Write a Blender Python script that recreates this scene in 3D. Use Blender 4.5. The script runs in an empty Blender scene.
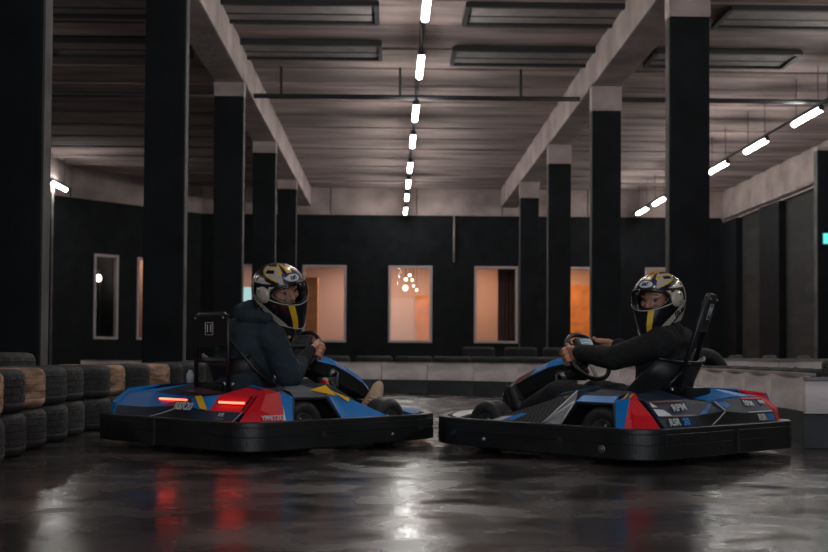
import bpy, bmesh, math, random
from mathutils import Vector, Matrix, Euler, noise
random.seed(7)
PI = math.pi
SC = bpy.context.scene
COL = SC.collection
V = Vector

# ---------------------------------------------------------------- materials
def mat(name, col, rough=.6, metal=0., spec=.5, emit=None, es=0., coat=0., noise_amt=0., nscale=8., bump=0., bscale=40., rvar=0.):
    m = bpy.data.materials.new(name); m.use_nodes = True
    nt = m.node_tree; b = nt.nodes['Principled BSDF']
    b.inputs['Base Color'].default_value = (*col, 1)
    b.inputs['Roughness'].default_value = rough
    b.inputs['Metallic'].default_value = metal
    b.inputs['Specular IOR Level'].default_value = spec
    b.inputs['Coat Weight'].default_value = coat
    b.inputs['Coat Roughness'].default_value = .08
    if emit:
        b.inputs['Emission Color'].default_value = (*emit, 1)
        b.inputs['Emission Strength'].default_value = es
    tc = nt.nodes.new('ShaderNodeTexCoord')
    if noise_amt > 0:
        n = nt.nodes.new('ShaderNodeTexNoise'); n.inputs['Scale'].default_value = nscale
        n.inputs['Detail'].default_value = 6
        nt.links.new(tc.outputs['Object'], n.inputs['Vector'])
        r = nt.nodes.new('ShaderNodeValToRGB')
        r.color_ramp.elements[0].position = .3; r.color_ramp.elements[1].position = .7
        r.color_ramp.elements[0].color = (*[c * (1 - noise_amt) for c in col], 1)
        r.color_ramp.elements[1].color = (*[min(1, c * (1 + noise_amt)) for c in col], 1)
        nt.links.new(n.outputs['Fac'], r.inputs['Fac']); nt.links.new(r.outputs['Color'], b.inputs['Base Color'])
        if rvar:
            mr = nt.nodes.new('ShaderNodeMapRange')
            mr.inputs['To Min'].default_value = rough - rvar; mr.inputs['To Max'].default_value = rough + rvar
            nt.links.new(n.outputs['Fac'], mr.inputs['Value']); nt.links.new(mr.outputs['Result'], b.inputs['Roughness'])
    if bump > 0:
        n2 = nt.nodes.new('ShaderNodeTexNoise'); n2.inputs['Scale'].default_value = bscale; n2.inputs['Detail'].default_value = 5
        nt.links.new(tc.outputs['Object'], n2.inputs['Vector'])
        bp = nt.nodes.new('ShaderNodeBump'); bp.inputs['Strength'].default_value = bump; bp.inputs['Distance'].default_value = .02
        nt.links.new(n2.outputs['Fac'], bp.inputs['Height']); nt.links.new(bp.outputs['Normal'], b.inputs['Normal'])
    return m

M = {}
M['black_paint'] = mat('black_paint', (.0082, .0096, .0118), .7, spec=.15, noise_amt=.35, nscale=2.5, bump=.25, bscale=12)
M['side_grey'] = mat('pale_grey_side', (.075, .068, .068), .8, noise_amt=.5, nscale=3)
M['concrete'] = mat('bare_concrete', (.33, .275, .27), .85, noise_amt=.35, nscale=3., bump=.5, bscale=14)
M['beam_concrete'] = mat('beam_concrete', (.34, .268, .258), .85, noise_amt=.3, nscale=1.3, bump=.5, bscale=9)
M['rubber'] = mat('tyre_rubber', (.019, .019, .020), .7, noise_amt=.4, nscale=9, bump=.3, bscale=60)
M['rubber2'] = mat('tyre_rubber_grey', (.032, .030, .030), .75, noise_amt=.45, nscale=9, bump=.3, bscale=60)
M['kart_rubber'] = mat('kart_tyre_rubber', (.022, .021, .021), .5, noise_amt=.25, nscale=12, bump=.1)
M['plastic'] = mat('black_bumper_plastic', (.010, .011, .012), .45, noise_amt=.3, nscale=7, bump=.12, bscale=50, rvar=.1)
M['plastic_soft'] = mat('black_seat_plastic', (.012, .012, .013), .42, spec=.4)
M['steel'] = mat('black_steel', (.010, .010, .011), .38, spec=.5)
M['chrome'] = mat('brushed_steel', (.55, .55, .56), .3, 1.)
M['alu'] = mat('cast_aluminium', (.30, .29, .28), .45, .9)
M['blue'] = mat('blue_panel', (.001, .185, .56), .42, spec=.28, noise_amt=.12, nscale=4)
M['midblue'] = mat('mid_blue_panel', (.001, .125, .42), .42, spec=.28)
M['navy'] = mat('navy_panel', (.005, .016, .042), .5, coat=0., spec=.3)
M['teal'] = mat('dark_teal_panel', (.006, .03, .06), .5, spec=.3)
M['red'] = mat('red_panel', (.68, .010, .022), .42, spec=.28, noise_amt=.1, nscale=5)
M['darkred'] = mat('dark_red_stripe', (.11, .014, .014), .35, coat=.3)
M['yellow'] = mat('yellow_decal', (.85, .45, .01), .5, spec=.2)
M['white'] = mat('white_decal', (.62, .62, .68), .35)
M['letter'] = mat('pale_lettering', (.50, .50, .52), .45)
M['letter_blue'] = mat('blue_lettering', (.02, .22, .62), .45)
M['silver'] = mat('silver_decal', (.30, .28, .29), .45, .1, noise_amt=.2, nscale=60)
M['grey_cover'] = mat('grey_plastic', (.05, .055, .06), .5)
M['skin'] = mat('skin', (.58, .27, .17), .5, noise_amt=.08, nscale=20)
M['hair'] = mat('dark_hair', (.02, .014, .01), .7)
M['eyewhite'] = mat('eye_white', (.34, .30, .28), .25)
M['iris'] = mat('dark_iris', (.02, .014, .01), .15)
M['lips'] = mat('lips', (.38, .13, .11), .5)
M['hoodie'] = mat('dark_slate_cotton', (.014, .025, .036), .9, noise_amt=.2, nscale=14, bump=.5, bscale=22)
M['cuff'] = mat('black_rib_knit', (.008, .008, .009), .95)
M['sweater'] = mat('black_cotton', (.0075, .0075, .008), .9, noise_amt=.2, nscale=14, bump=.5, bscale=22)
M['jeans'] = mat('dark_blue_denim', (.012, .020, .040), .9, noise_amt=.3, nscale=30)
M['blacktrousers'] = mat('black_trousers', (.009, .009, .011), .9, noise_amt=.2, nscale=20)
M['tan'] = mat('tan_suede', (.60, .40, .26), .85, noise_amt=.3, nscale=25)
M['sole'] = mat('cream_sole', (.55, .46, .36), .7)
M['blackshoe'] = mat('black_shoe', (.010, .010, .011), .55)
M['frame_white'] = mat('white_window_frame', (.42, .36, .36), .5)
M['rail'] = mat('dark_lamp_rail', (.03, .03, .035), .5)
M['vent'] = mat('ceiling_vent_black', (.02, .02, .022), .6)
M['vent_panel'] = mat('ceiling_vent_panel', (.20, .175, .175), .8, noise_amt=.2, nscale=3)
M['warmwall'] = mat('room_wall', (.58, .42, .36), .8)
M['doorwood'] = mat('orange_wood_door', (.62, .26, .09), .5, noise_amt=.2, nscale=3)
M['brownpanel'] = mat('brown_curtain', (.13, .08, .07), .8)
M['roomfloor'] = mat('room_floor', (.18, .12, .09), .6)
M['display'] = mat('dash_display', (.10, .17, .24), .2, emit=(.35, .55, .75), es=.12)
M['shelf_dark'] = mat('dark_shelf', (.05, .055, .06), .6)
M['white_box'] = mat('pale_goods', (.45, .45, .47), .6)

def emis(name, col, s):
    m = bpy.data.materials.new(name); m.use_nodes = True; nt = m.node_tree
    nt.nodes.clear(); o = nt.nodes.new('ShaderNodeOutputMaterial'); e = nt.nodes.new('ShaderNodeEmission')
    e.inputs[0].default_value = (*col, 1); e.inputs[1].default_value = s
    nt.links.new(e.outputs[0], o.inputs[0]); return m
M['tube'] = emis('lamp_tube', (1., .985, .93), 66)
M['tube_far'] = M['tube']
M['led'] = emis('rear_led', (1., .055, .028), 11)
M['exit'] = emis('exit_sign_face', (.10, .75, .72), 1.3)
M['bulb'] = emis('warm_bulb', (1., .85, .62), 5)
M['screen'] = emis('lit_poster', (.55, .85, .85), .75)

def glassy(name, refl=.08, tint=(1, 1, 1), rough=.02):
    m = bpy.data.materials.new(name); m.use_nodes = True; nt = m.node_tree; nt.nodes.clear()
    o = nt.nodes.new('ShaderNodeOutputMaterial'); t = nt.nodes.new('ShaderNodeBsdfTransparent'); g = nt.nodes.new('ShaderNodeBsdfGlossy')
    t.inputs[0].default_value = (*tint, 1); g.inputs['Roughness'].default_value = rough
    fr = nt.nodes.new('ShaderNodeFresnel'); fr.inputs[0].default_value = 1.35
    mx = nt.nodes.new('ShaderNodeMixShader')
    mu = nt.nodes.new('ShaderNodeMath'); mu.operation = 'MULTIPLY'; mu.inputs[1].default_value = refl * 10
    nt.links.new(fr.outputs[0], mu.inputs[0]); nt.links.new(mu.outputs[0], mx.inputs[0])
    nt.links.new(t.outputs[0], mx.inputs[1]); nt.links.new(g.outputs[0], mx.inputs[2]); nt.links.new(mx.outputs[0], o.inputs[0])
    return m
M['glass'] = glassy('window_glass', .06)
M['visor'] = glassy('clear_visor', .06, (.86, .87, .9))

def floor_mat():
    m = bpy.data.materials.new('polished_dark_concrete'); m.use_nodes = True; nt = m.node_tree; b = nt.nodes['Principled BSDF']
    tc = nt.nodes.new('ShaderNodeTexCoord')
    def nz(s, d=6, dist=0., scl=(1, 1, 1)):
        mp = nt.nodes.new('ShaderNodeMapping'); mp.inputs['Scale'].default_value = scl
        nt.links.new(tc.outputs['Object'], mp.inputs['Vector'])
        n = nt.nodes.new('ShaderNodeTexNoise'); n.inputs['Scale'].default_value = s; n.inputs['Detail'].default_value = d
        n.inputs['Distortion'].default_value = dist; nt.links.new(mp.outputs[0], n.inputs['Vector']); return n
    a = nz(1.5, 10, .35, (.75, 1.3, 1)); r = nt.nodes.new('ShaderNodeValToRGB')
    e = r.color_ramp.elements; e[0].position = .34; e[0].color = (.018, .0165, .017, 1); e[1].position = .68; e[1].color = (.108, .083, .078, 1)
    x = r.color_ramp.elements.new(.5); x.color = (.046, .0375, .0365, 1)
    nt.links.new(a.outputs['Fac'], r.inputs['Fac']); nt.links.new(r.outputs['Color'], b.inputs['Base Color'])
    c = nz(2.8, 10, .35); mr = nt.nodes.new('ShaderNodeMapRange')
    mr.inputs['From Min'].default_value = .36; mr.inputs['From Max'].default_value = .64
    mr.inputs['To Min'].default_value = .12; mr.inputs['To Max'].default_value = .34
    nt.links.new(c.outputs['Fac'], mr.inputs['Value']); nt.links.new(mr.outputs['Result'], b.inputs['Roughness'])
    b.inputs['Specular IOR Level'].default_value = .62
    d = nz(5.5, 7, .1); bp = nt.nodes.new('ShaderNodeBump'); bp.inputs['Strength'].default_value = .26; bp.inputs['Distance'].default_value = .012
    g = nz(45, 3); bp2 = nt.nodes.new('ShaderNodeBump'); bp2.inputs['Strength'].default_value = .12; bp2.inputs['Distance'].default_value = .004
    nt.links.new(d.outputs['Fac'], bp.inputs['Height']); nt.links.new(g.outputs['Fac'], bp2.inputs['Height'])
    nt.links.new(bp.outputs['Normal'], bp2.inputs['Normal']); nt.links.new(bp2.outputs['Normal'], b.inputs['Normal'])
    return m
M['floor'] = floor_mat()

def ceil_mat():
    m = bpy.data.materials.new('stained_concrete_ceiling'); m.use_nodes = True; nt = m.node_tree; b = nt.nodes['Principled BSDF']
    tc = nt.nodes.new('ShaderNodeTexCoord'); mp = nt.nodes.new('ShaderNodeMapping'); mp.inputs['Scale'].default_value = (.35, 1.6, 1)
    nt.links.new(tc.outputs['Object'], mp.inputs['Vector'])
    n = nt.nodes.new('ShaderNodeTexNoise'); n.inputs['Scale'].default_value = 1.0; n.inputs['Detail'].default_value = 7; n.inputs['Distortion'].default_value = .4
    nt.links.new(mp.outputs[0], n.inputs['Vector'])
    r = nt.nodes.new('ShaderNodeValToRGB'); e = r.color_ramp.elements
    e[0].position = .36; e[0].color = (.16, .124, .120, 1); e[1].position = .66; e[1].color = (.37, .278, .265, 1)
    nt.links.new(n.outputs['Fac'], r.inputs['Fac']); nt.links.new(r.outputs['Color'], b.inputs['Base Color'])
    b.inputs['Roughness'].default_value = .9
    bp = nt.nodes.new('ShaderNodeBump'); bp.inputs['Strength'].default_value = .4; bp.inputs['Distance'].default_value = .03
    nt.links.new(n.outputs['Fac'], bp.inputs['Height']); nt.links.new(bp.outputs['Normal'], b.inputs['Normal'])
    return m
M['ceiling'] = ceil_mat()

def brick_mat():
    m = bpy.data.materials.new('dark_block_wall'); m.use_nodes = True; nt = m.node_tree; b = nt.nodes['Principled BSDF']
    tc = nt.nodes.new('ShaderNodeTexCoord'); sp = nt.nodes.new('ShaderNodeSeparateXYZ'); cb = nt.nodes.new('ShaderNodeCombineXYZ')
    nt.links.new(tc.outputs['Object'], sp.inputs[0]); nt.links.new(sp.outputs['Y'], cb.inputs['X']); nt.links.new(sp.outputs['Z'], cb.inputs['Y'])
    k = nt.nodes.new('ShaderNodeTexBrick'); k.inputs['Scale'].default_value = 1.; k.inputs['Brick Width'].default_value = .9; k.inputs['Row Height'].default_value = .3
    k.inputs['Mortar Size'].default_value = .02
    k.inputs['Color1'].default_value = (.012, .012, .013, 1); k.inputs['Color2'].default_value = (.026, .025, .025, 1); k.inputs['Mortar'].default_value = (.014, .014, .015, 1)
    nt.links.new(cb.outputs[0], k.inputs['Vector']); nt.links.new(k.outputs['Color'], b.inputs['Base Color'])
    b.inputs['Roughness'].default_value = .8
    bp = nt.nodes.new('ShaderNodeBump'); bp.invert = True; bp.inputs['Strength'].default_value = .6; bp.inputs['Distance'].default_value = .02
    nt.links.new(k.outputs['Fac'], bp.inputs['Height']); nt.links.new(bp.outputs['Normal'], b.inputs['Normal'])
    return m
M['brick'] = brick_mat()

def dusty(name, lo, hi, scale):
    m = bpy.data.materials.new(name); m.use_nodes = True; nt = m.node_tree; b = nt.nodes['Principled BSDF']
    tc = nt.nodes.new('ShaderNodeTexCoord')
    mp = nt.nodes.new('ShaderNodeMapping'); mp.inputs['Scale'].default_value = (1, 1, 3.2)
    nt.links.new(tc.outputs['Object'], mp.inputs['Vector'])
    n = nt.nodes.new('ShaderNodeTexNoise'); n.inputs['Scale'].default_value = scale; n.inputs['Detail'].default_value = 5
    nt.links.new(mp.outputs[0], n.inputs['Vector'])
    r = nt.nodes.new('ShaderNodeValToRGB'); e = r.color_ramp.elements; e[0].position = .38; e[0].color = (*lo, 1); e[1].position = .62; e[1].color = (*hi, 1)
    nt.links.new(n.outputs['Fac'], r.inputs['Fac']); nt.links.new(r.outputs['Color'], b.inputs['Base Color']); b.inputs['Roughness'].default_value = .85
    return m
M['rubber_tan'] = dusty('sand_dusted_rubber', (.16, .095, .06), (.50, .31, .20), 7)
M['board'] = dusty('scuffed_white_board', (.54, .465, .46), (.78, .68, .67), 2.2)
M['skirt'] = mat('dark_grey_skirt', (.035, .038, .042), .7, noise_amt=.4, nscale=4)

def carbon_mat():
    m = bpy.data.materials.new('carbon_weave_decal'); m.use_nodes = True; nt = m.node_tree; b = nt.nodes['Principled BSDF']
    tc = nt.nodes.new('ShaderNodeTexCoord'); k = nt.nodes.new('ShaderNodeTexChecker'); k.inputs['Scale'].default_value = 60
    k.inputs['Color1'].default_value = (.025, .025, .027, 1); k.inputs['Color2'].default_value = (.085, .08, .08, 1)
    nt.links.new(tc.outputs['Object'], k.inputs['Vector']); nt.links.new(k.outputs['Color'], b.inputs['Base Color']); b.inputs['Roughness'].default_value = .35
    return m
M['carbon'] = carbon_mat()
M['h_cream'] = mat('helmet_cream', (.50, .42, .36), .3, coat=.4)
M['h_black'] = mat('helmet_black', (.010, .010, .014), .25, coat=.4)
M['h_yellow'] = mat('helmet_yellow', (.72, .42, .015), .3, coat=.4)
M['h_blue'] = mat('helmet_dark_blue', (.02, .025, .12), .3, coat=.4)
M['liner'] = mat('helmet_liner', (.01, .01, .011), .95)

# ---------------------------------------------------------------- mesh helpers
class MB:
    def __init__(s): s.bm = bmesh.new(); s.mats = []
    def mi(s, m):
        if isinstance(m, str): m = M[m]
        if m not in s.mats: s.mats.append(m)
        return s.mats.index(m)
    def face(s, pts, m):
        vs = [s.bm.verts.new(p) for p in pts]
        try: f = s.bm.faces.new(vs)
        except ValueError: return None
        f.material_index = s.mi(m); return f
    def slab(s, pts, m, th=.012, edge=None):
        """planar-ish polygon given real thickness along -normal"""
        P = [V(p) for p in pts]; n = V((0, 0, 0))
        for i in range(len(P)): n += P[i].cross(P[(i + 1) % len(P)])
        n.normalize(); Q = [p - n * th for p in P]
        top = [s.bm.verts.new(p) for p in P]; bot = [s.bm.verts.new(q) for q in Q]
        i0 = s.mi(m); i1 = s.mi(edge or m)
        s.bm.faces.new(top).material_index = i0; s.bm.faces.new(bot[::-1]).material_index = i1
        for i in range(len(P)):
            j = (i + 1) % len(P); s.bm.faces.new((top[i], bot[i], bot[j], top[j])).material_index = i1
    def box(s, c, d, m, rot=None, bev=0.):
        b = bmesh.new(); bmesh.ops.create_cube(b, size=1)
        for v in b.verts: v.co = V((v.co.x * d[0], v.co.y * d[1], v.co.z * d[2]))
        if bev: bmesh.ops.bevel(b, geom=b.edges[:], offset=bev, segments=2, affect='EDGES', profile=.7)
        R = rot.to_matrix() if isinstance(rot, Euler) else (rot if rot is not None else Matrix.Identity(3))
        for v in b.verts: v.co = R @ v.co + V(c)
        s.merge(b, m)
    def merge(s, b, m):
        i = s.mi(m); mp = {}
        for v in b.verts: mp[v] = s.bm.verts.new(v.co)
        for f in b.faces:
            nf = s.bm.faces.new([mp[v] for v in f.verts]); nf.material_index = i; nf.smooth = f.smooth
        b.free()
    def cyl(s, p0, p1, r0, m, r1=None, seg=12, cap=True, smooth=True):
        s.tube([p0, p1], [r0, r0 if r1 is None else r1], m, seg, cap, smooth)
    def tube(s, pts, r, m, seg=10, cap=True, smooth=True, closed=False):
        P = [V(p) for p in pts]; n = len(P)
        if not hasattr(r, '__len__'): r = [r] * n
        i0 = s.mi(m); rings = []; up = None
        for i, p in enumerate(P):
            if closed: t = P[(i + 1) % n] - P[i - 1]
            else: t = P[min(i + 1, n - 1)] - P[max(i - 1, 0)]
            t.normalize()
            if up is None:
                up = V((0, 0, 1)) if abs(t.z) < .9 else V((1, 0, 0))
            a = t.cross(up); a.normalize(); bb = a.cross(t); up = bb
            rings.append([s.bm.verts.new(p + (a * math.cos(2 * PI * k / seg) + bb * math.sin(2 * PI * k / seg)) * r[i]) for k in range(seg)])
        for i in range(n if closed else n - 1):
            A, B = rings[i], rings[(i + 1) % n]
            for k in range(seg):
                f = s.bm.faces.new((A[k], A[(k + 1) % seg], B[(k + 1) % seg], B[k])); f.material_index = i0; f.smooth = smooth
        if cap and not closed:
            s.bm.faces.new(rings[0][::-1]).material_index = i0; s.bm.faces.new(rings[-1]).material_index = i0
    def lathe(s, prof, m, seg=32, mtx=None, matf=None, smooth=True):
        """profile (r, z) about z"""
        i0 = s.mi(m); rings = []
        for (r, z) in prof:
            rings.append([s._v(mtx, (r * math.cos(2 * PI * k / seg), r * math.sin(2 * PI * k / seg), z)) for k in range(seg)])
        for i in range(len(prof) - 1):
            for k in range(seg):
                f = s.bm.faces.new((rings[i][k], rings[i][(k + 1) % seg], rings[i + 1][(k + 1) % seg], rings[i + 1][k]))
                f.material_index = i0 if matf is None else s.mi(matf(i)); f.smooth = smooth if not callable(smooth) else smooth(i)
        return rings
    def _v(s, mtx, p):
        p = V(p)
        return s.bm.verts.new(mtx @ p if mtx is not None else p)
    def build(s, name, parent=None, smooth_angle=None):
        me = bpy.data.meshes.new(name)
        bmesh.ops.recalc_face_normals(s.bm, faces=s.bm.faces[:])
        s.bm.to_mesh(me); s.bm.free()
        for m in s.mats: me.materials.append(m)
        o = bpy.data.objects.new(name, me); COL.objects.link(o)
        if parent: o.parent = parent
        return o

def tag(o, label=None, cat=None, group=None, kind=None):
    if label: o['label'] = label
    if cat: o['category'] = cat
    if group: o['group'] = group
    if kind: o['kind'] = kind
    return o
def empty(name, loc=(0, 0, 0), rz=0.):
    e = bpy.data.objects.new(name, None); e.location = loc; e.rotation_euler = (0, 0, rz); COL.objects.link(e)
    e.empty_display_size = .2; return e
def kids(o): return [c for c in COL.objects if c.parent == o]
def copy_tree(o, parent=None):
    c = o.copy(); COL.objects.link(c); c.parent = parent
    for ch in [k for k in list(COL.objects) if k.parent == o]: copy_tree(ch, c)
    return c
def structure(mb, name):
    return tag(mb.build(name), kind='structure')

def text_mesh(name, txt, size, m, parent, loc, xdir, ydir, shear=0., th=.0015, bold=0.):
    cu = bpy.data.curves.new(name, 'FONT'); cu.body = txt; cu.size = size; cu.extrude = th; cu.align_x = 'CENTER'; cu.align_y = 'CENTER'
    cu.shear = shear; cu.offset = bold
    o = bpy.data.objects.new(name + '_tmp', cu); COL.objects.link(o)
    bpy.context.view_layer.update()
    me = bpy.data.meshes.new_from_object(o.evaluated_get(bpy.context.evaluated_depsgraph_get()))
    bpy.data.objects.remove(o); bpy.data.curves.remove(cu)
    me.materials.clear(); me.materials.append(M[m]); me.name = name
    x = V(xdir).normalized(); z = x.cross(V(ydir)).normalized(); y = z.cross(x)
    R = Matrix((x, y, z)).transposed()
    for v in me.vertices: v.co = R @ v.co + V(loc)
    r = bpy.data.objects.new(name, me); COL.objects.link(r); r.parent = parent
    return r

# ---------------------------------------------------------------- room shell
CEIL = 6.45
b = MB(); b.face([(-17, -5, 0), (12, -5, 0), (12, 43, 0), (-17, 43, 0)], 'floor'); structure(b, 'floor')
b = MB()
b.box((-2.5, 19, CEIL + .15), (29.4, 48.4, .3), 'ceiling')
y = -4.0
while y < 39.5:                                   # ribs of the precast deck
    b.box((-2.5, y, CEIL - .0), (29, .34, .07), 'ceiling'); y += 1.5
structure(b, 'ceiling')

# back wall with openings; the wall is black below 5.5 m and bare concrete above
BY = 39.5
def wall_run(name, p0, p1, openings, ztop_dark, zmax, th=.3, m='black_paint', upper='beam_concrete'):
    """wall from p0 to p1 (seen face on the camera side), openings = (s0,s1,z0,z1) along it"""
    p0 = V((*p0, 0)); p1 = V((*p1, 0)); d = (p1 - p0); L = d.length; d.normalize(); nrm = V((-d.y, d.x, 0))
    b = MB(); ang = math.atan2(d.y, d.x); R = Euler((0, 0, ang))
    def seg(s0, s1, z0, z1, mm, out=0.):
        c = p0 + d * (s0 + s1) / 2 + nrm * (th / 2 - out); c.z = (z0 + z1) / 2
        b.box(c, (s1 - s0, th, z1 - z0), mm, R)
    s = 0.
    for (a, e, z0, z1) in sorted(openings):
        if a > s: seg(s, a, 0, ztop_dark, m)
        seg(a, e, 0, z0, m); seg(a, e, z1, ztop_dark, m); s = e
    if s < L: seg(s, L, 0, ztop_dark, m)
    seg(0, L, ztop_dark, zmax, upper, .06)
    k = 1.5
    while k < L:                                   # joints between the upper concrete slabs
        seg(k, k + .03, ztop_dark + .02, zmax, 'black_paint', .075); k += 3.03
    structure(b, name)
    return p0, d, nrm
wins = [(-6.16 + 3.03 * i, -4.61 + 3.03 * i) for i in range(6)]
X0 = -6.7
p0, d, nrm = wall_run('wall_back', (X0, BY), (12.2, BY), [(a - X0, c - X0, 1.0, 3.72) for a, c in wins], 5.5, CEIL)
q0, qd, qn = wall_run('wall_back_left', (-15.3, 30.0), (X0, BY), [(8.5, 9.42, 1.02, 3.78), (10.15, 11.0, 1.02, 3.78)], 5.5, CEIL)
wall_run('wall_left', (-17, -5), (-17, 30.0), [], 5.5, CEIL, m='brick')
wall_run('wall_left_return', (-17, 30.0), (-15.3, 30.0), [], 5.5, CEIL)
wall_run('wall_front', (12.2, -5), (-17, -5), [], 5.5, CEIL)
# right wall: block work, piers, pale upper beam
b = MB()
b.box((12.05, 17.3, 2.65), (.3, 44.8, 5.3), 'brick')
b.box((11.98, 17.3, 5.88), (.44, 44.8, 1.16), 'beam_concrete')
for yy in (38.6, 34.4, 29.3, 22.6, 16.0): b.box((11.8, yy, 2.65), (.24, 1.8, 5.3), 'black_paint')
structure(b, 'wall_right')

n = 1
def window(pos, d, nrm, w, z0, z1, th=.3):
    global n
    r = empty(f'window_{n}', pos, math.atan2(d.y, d.x)); tag(r, kind='structure'); n += 1
    b = MB(); f = .085
    b.box((-w / 2 + f / 2, .04, (z0 + z1) / 2), (f, .16, z1 - z0), 'frame_white', bev=.01)
    b.box((w / 2 - f / 2, .04, (z0 + z1) / 2), (f, .16, z1 - z0), 'frame_white', bev=.01)
    b.box((0, .04, z0 + f / 2), (w - 2 * f, .16, f), 'frame_white', bev=.01)
    b.box((0, .04, z1 - f / 2), (w - 2 * f, .16, f), 'frame_white', bev=.01)
    b.build('window_frame', r)
    b = MB(); b.box((0, .06, (z0 + z1) / 2), (w - 2 * f, .012, z1 - z0 - 2 * f), 'glass'); b.build('pane', r)
    return r
for a, c in wins: window(((a + c) / 2, BY, 0), V((1, 0, 0)), V((0, 1, 0)), c - a, 1.0, 3.72)
for s0, s1 in ((8.5, 9.42), (10.15, 11.0)):
    c = q0 + qd * (s0 + s1) / 2; window((c.x, c.y, 0), qd, qn, s1 - s0, 1.02, 3.78)

# ---- lit room behind the back wall
for nm_, c_, d_, m_ in (('wall_office_back', (2.9, BY + 4.45, 2.2), (21, .1, 4.4), 'warmwall'), ('floor_office', (2.9, BY + 2.4, -.06), (21, 4.2, .1), 'roomfloor'), ('ceiling_office', (2.9, BY + 2.4, 4.3), (21, 4.2, .1), 'warmwall'),
                        ('wall_office_left', (-7.5, BY + 2.9, 2.2), (.1, 3.0, 4.4), 'warmwall'), ('wall_office_right', (13.3, BY + 2.4, 2.2), (.1, 4, 4.4), 'warmwall')):
    b = MB(); b.box(c_, d_, m_); structure(b, nm_)
for xx in (-3.9, 2.0, 5.2): b = MB(); b.box((xx, BY + 2.6, 2.2), (.12, 3.4, 4.4), 'warmwall'); structure(b, 'wall_office_partition')
b = MB()
bx, by_ = q0.x, q0.y
R = Euler((0, 0, math.atan2(qd.y, qd.x)))
def qpt(s, o, z): p = q0 + qd * s + qn * o; return (p.x, p.y, z)
b.box(qpt(9.2, 2.6, 2.2), (5.2, .1, 4.4), 'shelf_dark', R); b.box(qpt(9.2, 1.5, -.06), (5.2, 2.3, .1), 'roomfloor', R); b.box(qpt(9.2, 1.5, 4.4), (5.2, 2.3, .1), 'warmwall', R)
b.box(qpt(6.7, 1.5, 2.2), (.1, 2.2, 4.4), 'shelf_dark', R); b.box(qpt(9.8, 1.4, 2.2), (.1, 2.1, 4.4), 'shelf_dark', R); b.box(qpt(11.6, 1.0, 2.2), (.1, 1.9, 4.4), 'warmwall', R)
structure(b, 'wall_store')
def door(x, w, m, nm, lab, y=BY + 4.3, z1=2.9):
    r = empty(nm, (x, y, 0)); tag(r, lab, 'door')
    b = MB(); b.box((0, 0, z1 / 2), (w, .08, z1), m, bev=.01)
    for zc, h in ((z1 * .73, z1 * .36), (z1 * .28, z1 * .4)): b.box((0, -.045, zc), (w * .66, .02, h), m, bev=.008)
    b.build('door_leaf', r)
    b = MB(); b.cyl((w * .4, -.06, 1.1), (w * .4, -.12, 1.1), .03, 'chrome'); b.box((w * .34, -.12, 1.1), (.14, .02, .03), 'chrome'); b.build('door_handle', r)
door(1.40, .95, 'doorwood', 'wooden_door', 'orange wooden door seen through the middle lit window under the pendant bulbs')
door(7.05, 1.9, 'doorwood', 'wooden_door', 'wide orange wooden door filling the lit window between the two right pillars', z1=3.35)
r = empty('curtain', (4.30, BY + 1.1, 0)); tag(r, 'brown curtain panel in the right half of the third lit window', 'curtain')
b = MB()
pts = [(-.42 + .84 * i / 24, .04 * math.sin(i * 1.7)) for i in range(25)]
for i in range(24):
    (xa, ya), (xb, yb) = pts[i], pts[i + 1]
    b.slab([(xa, ya, .3), (xb, yb, .3), (xb, yb, 4.0), (xa, ya, 4.0)], 'brownpanel', .01)
b.build('cloth', r)
b = MB(); b.cyl((-.5, 0, 4.03), (.5, 0, 4.03), .02, 'steel'); b.build('curtain_rod', r)
o = MB(); o.box((-2.95, BY + 1.9, 1.7), (.5, .5, 3.4), 'doorwood', bev=.02); tag(o.build('cupboard'), 'tall orange-brown cupboard at the left edge of the first lit window beside the helmeted driver', 'cupboard')
# pendant cluster in the middle window
r = empty('pendant_lamp', (.66, BY + 2.0, 0)); tag(r, 'cluster of glowing pendant bulbs behind the middle lit window', 'lamp')
b = MB()
blb = [(-.14, 0, 3.05), (.12, .1, 3.35), (.02, -.1, 3.52), (.28, 0, 2.98), (-.12, .1, 3.38), (.16, -.12, 3.12)]
for (x, yy, z) in blb: b.cyl((x, yy, z + .05), (x, yy, 4.25), .008, 'steel', seg=6)
b.build('cords', r)
for i, (x, yy, z) in enumerate(blb):
    b = MB(); rr = (.10, .05, .055, .045, .065, .04)[i]
    b.lathe([(0.001, -rr), (rr * .6, -rr * .8), (rr, 0), (rr * .6, rr * .8), (.02, rr)], 'bulb', 12, Matrix.Translation((x, yy, z))); b.build('bulb', r)
# poster seen between two pillars on the left
b = MB(); b.box((-4.85, BY + .5, 2.0), (1.1, .04, 1.9), 'screen'); tag(b.build('poster'), 'pale teal lit poster behind the glass between the left pillars', 'poster')
b = MB(); b.box((-4.75, BY + .52, .5), (1.0, .3, 1.0), 'shelf_dark', bev=.02); tag(b.build('sideboard'), 'dark low cabinet below the pale teal poster', 'cabinet')
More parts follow.
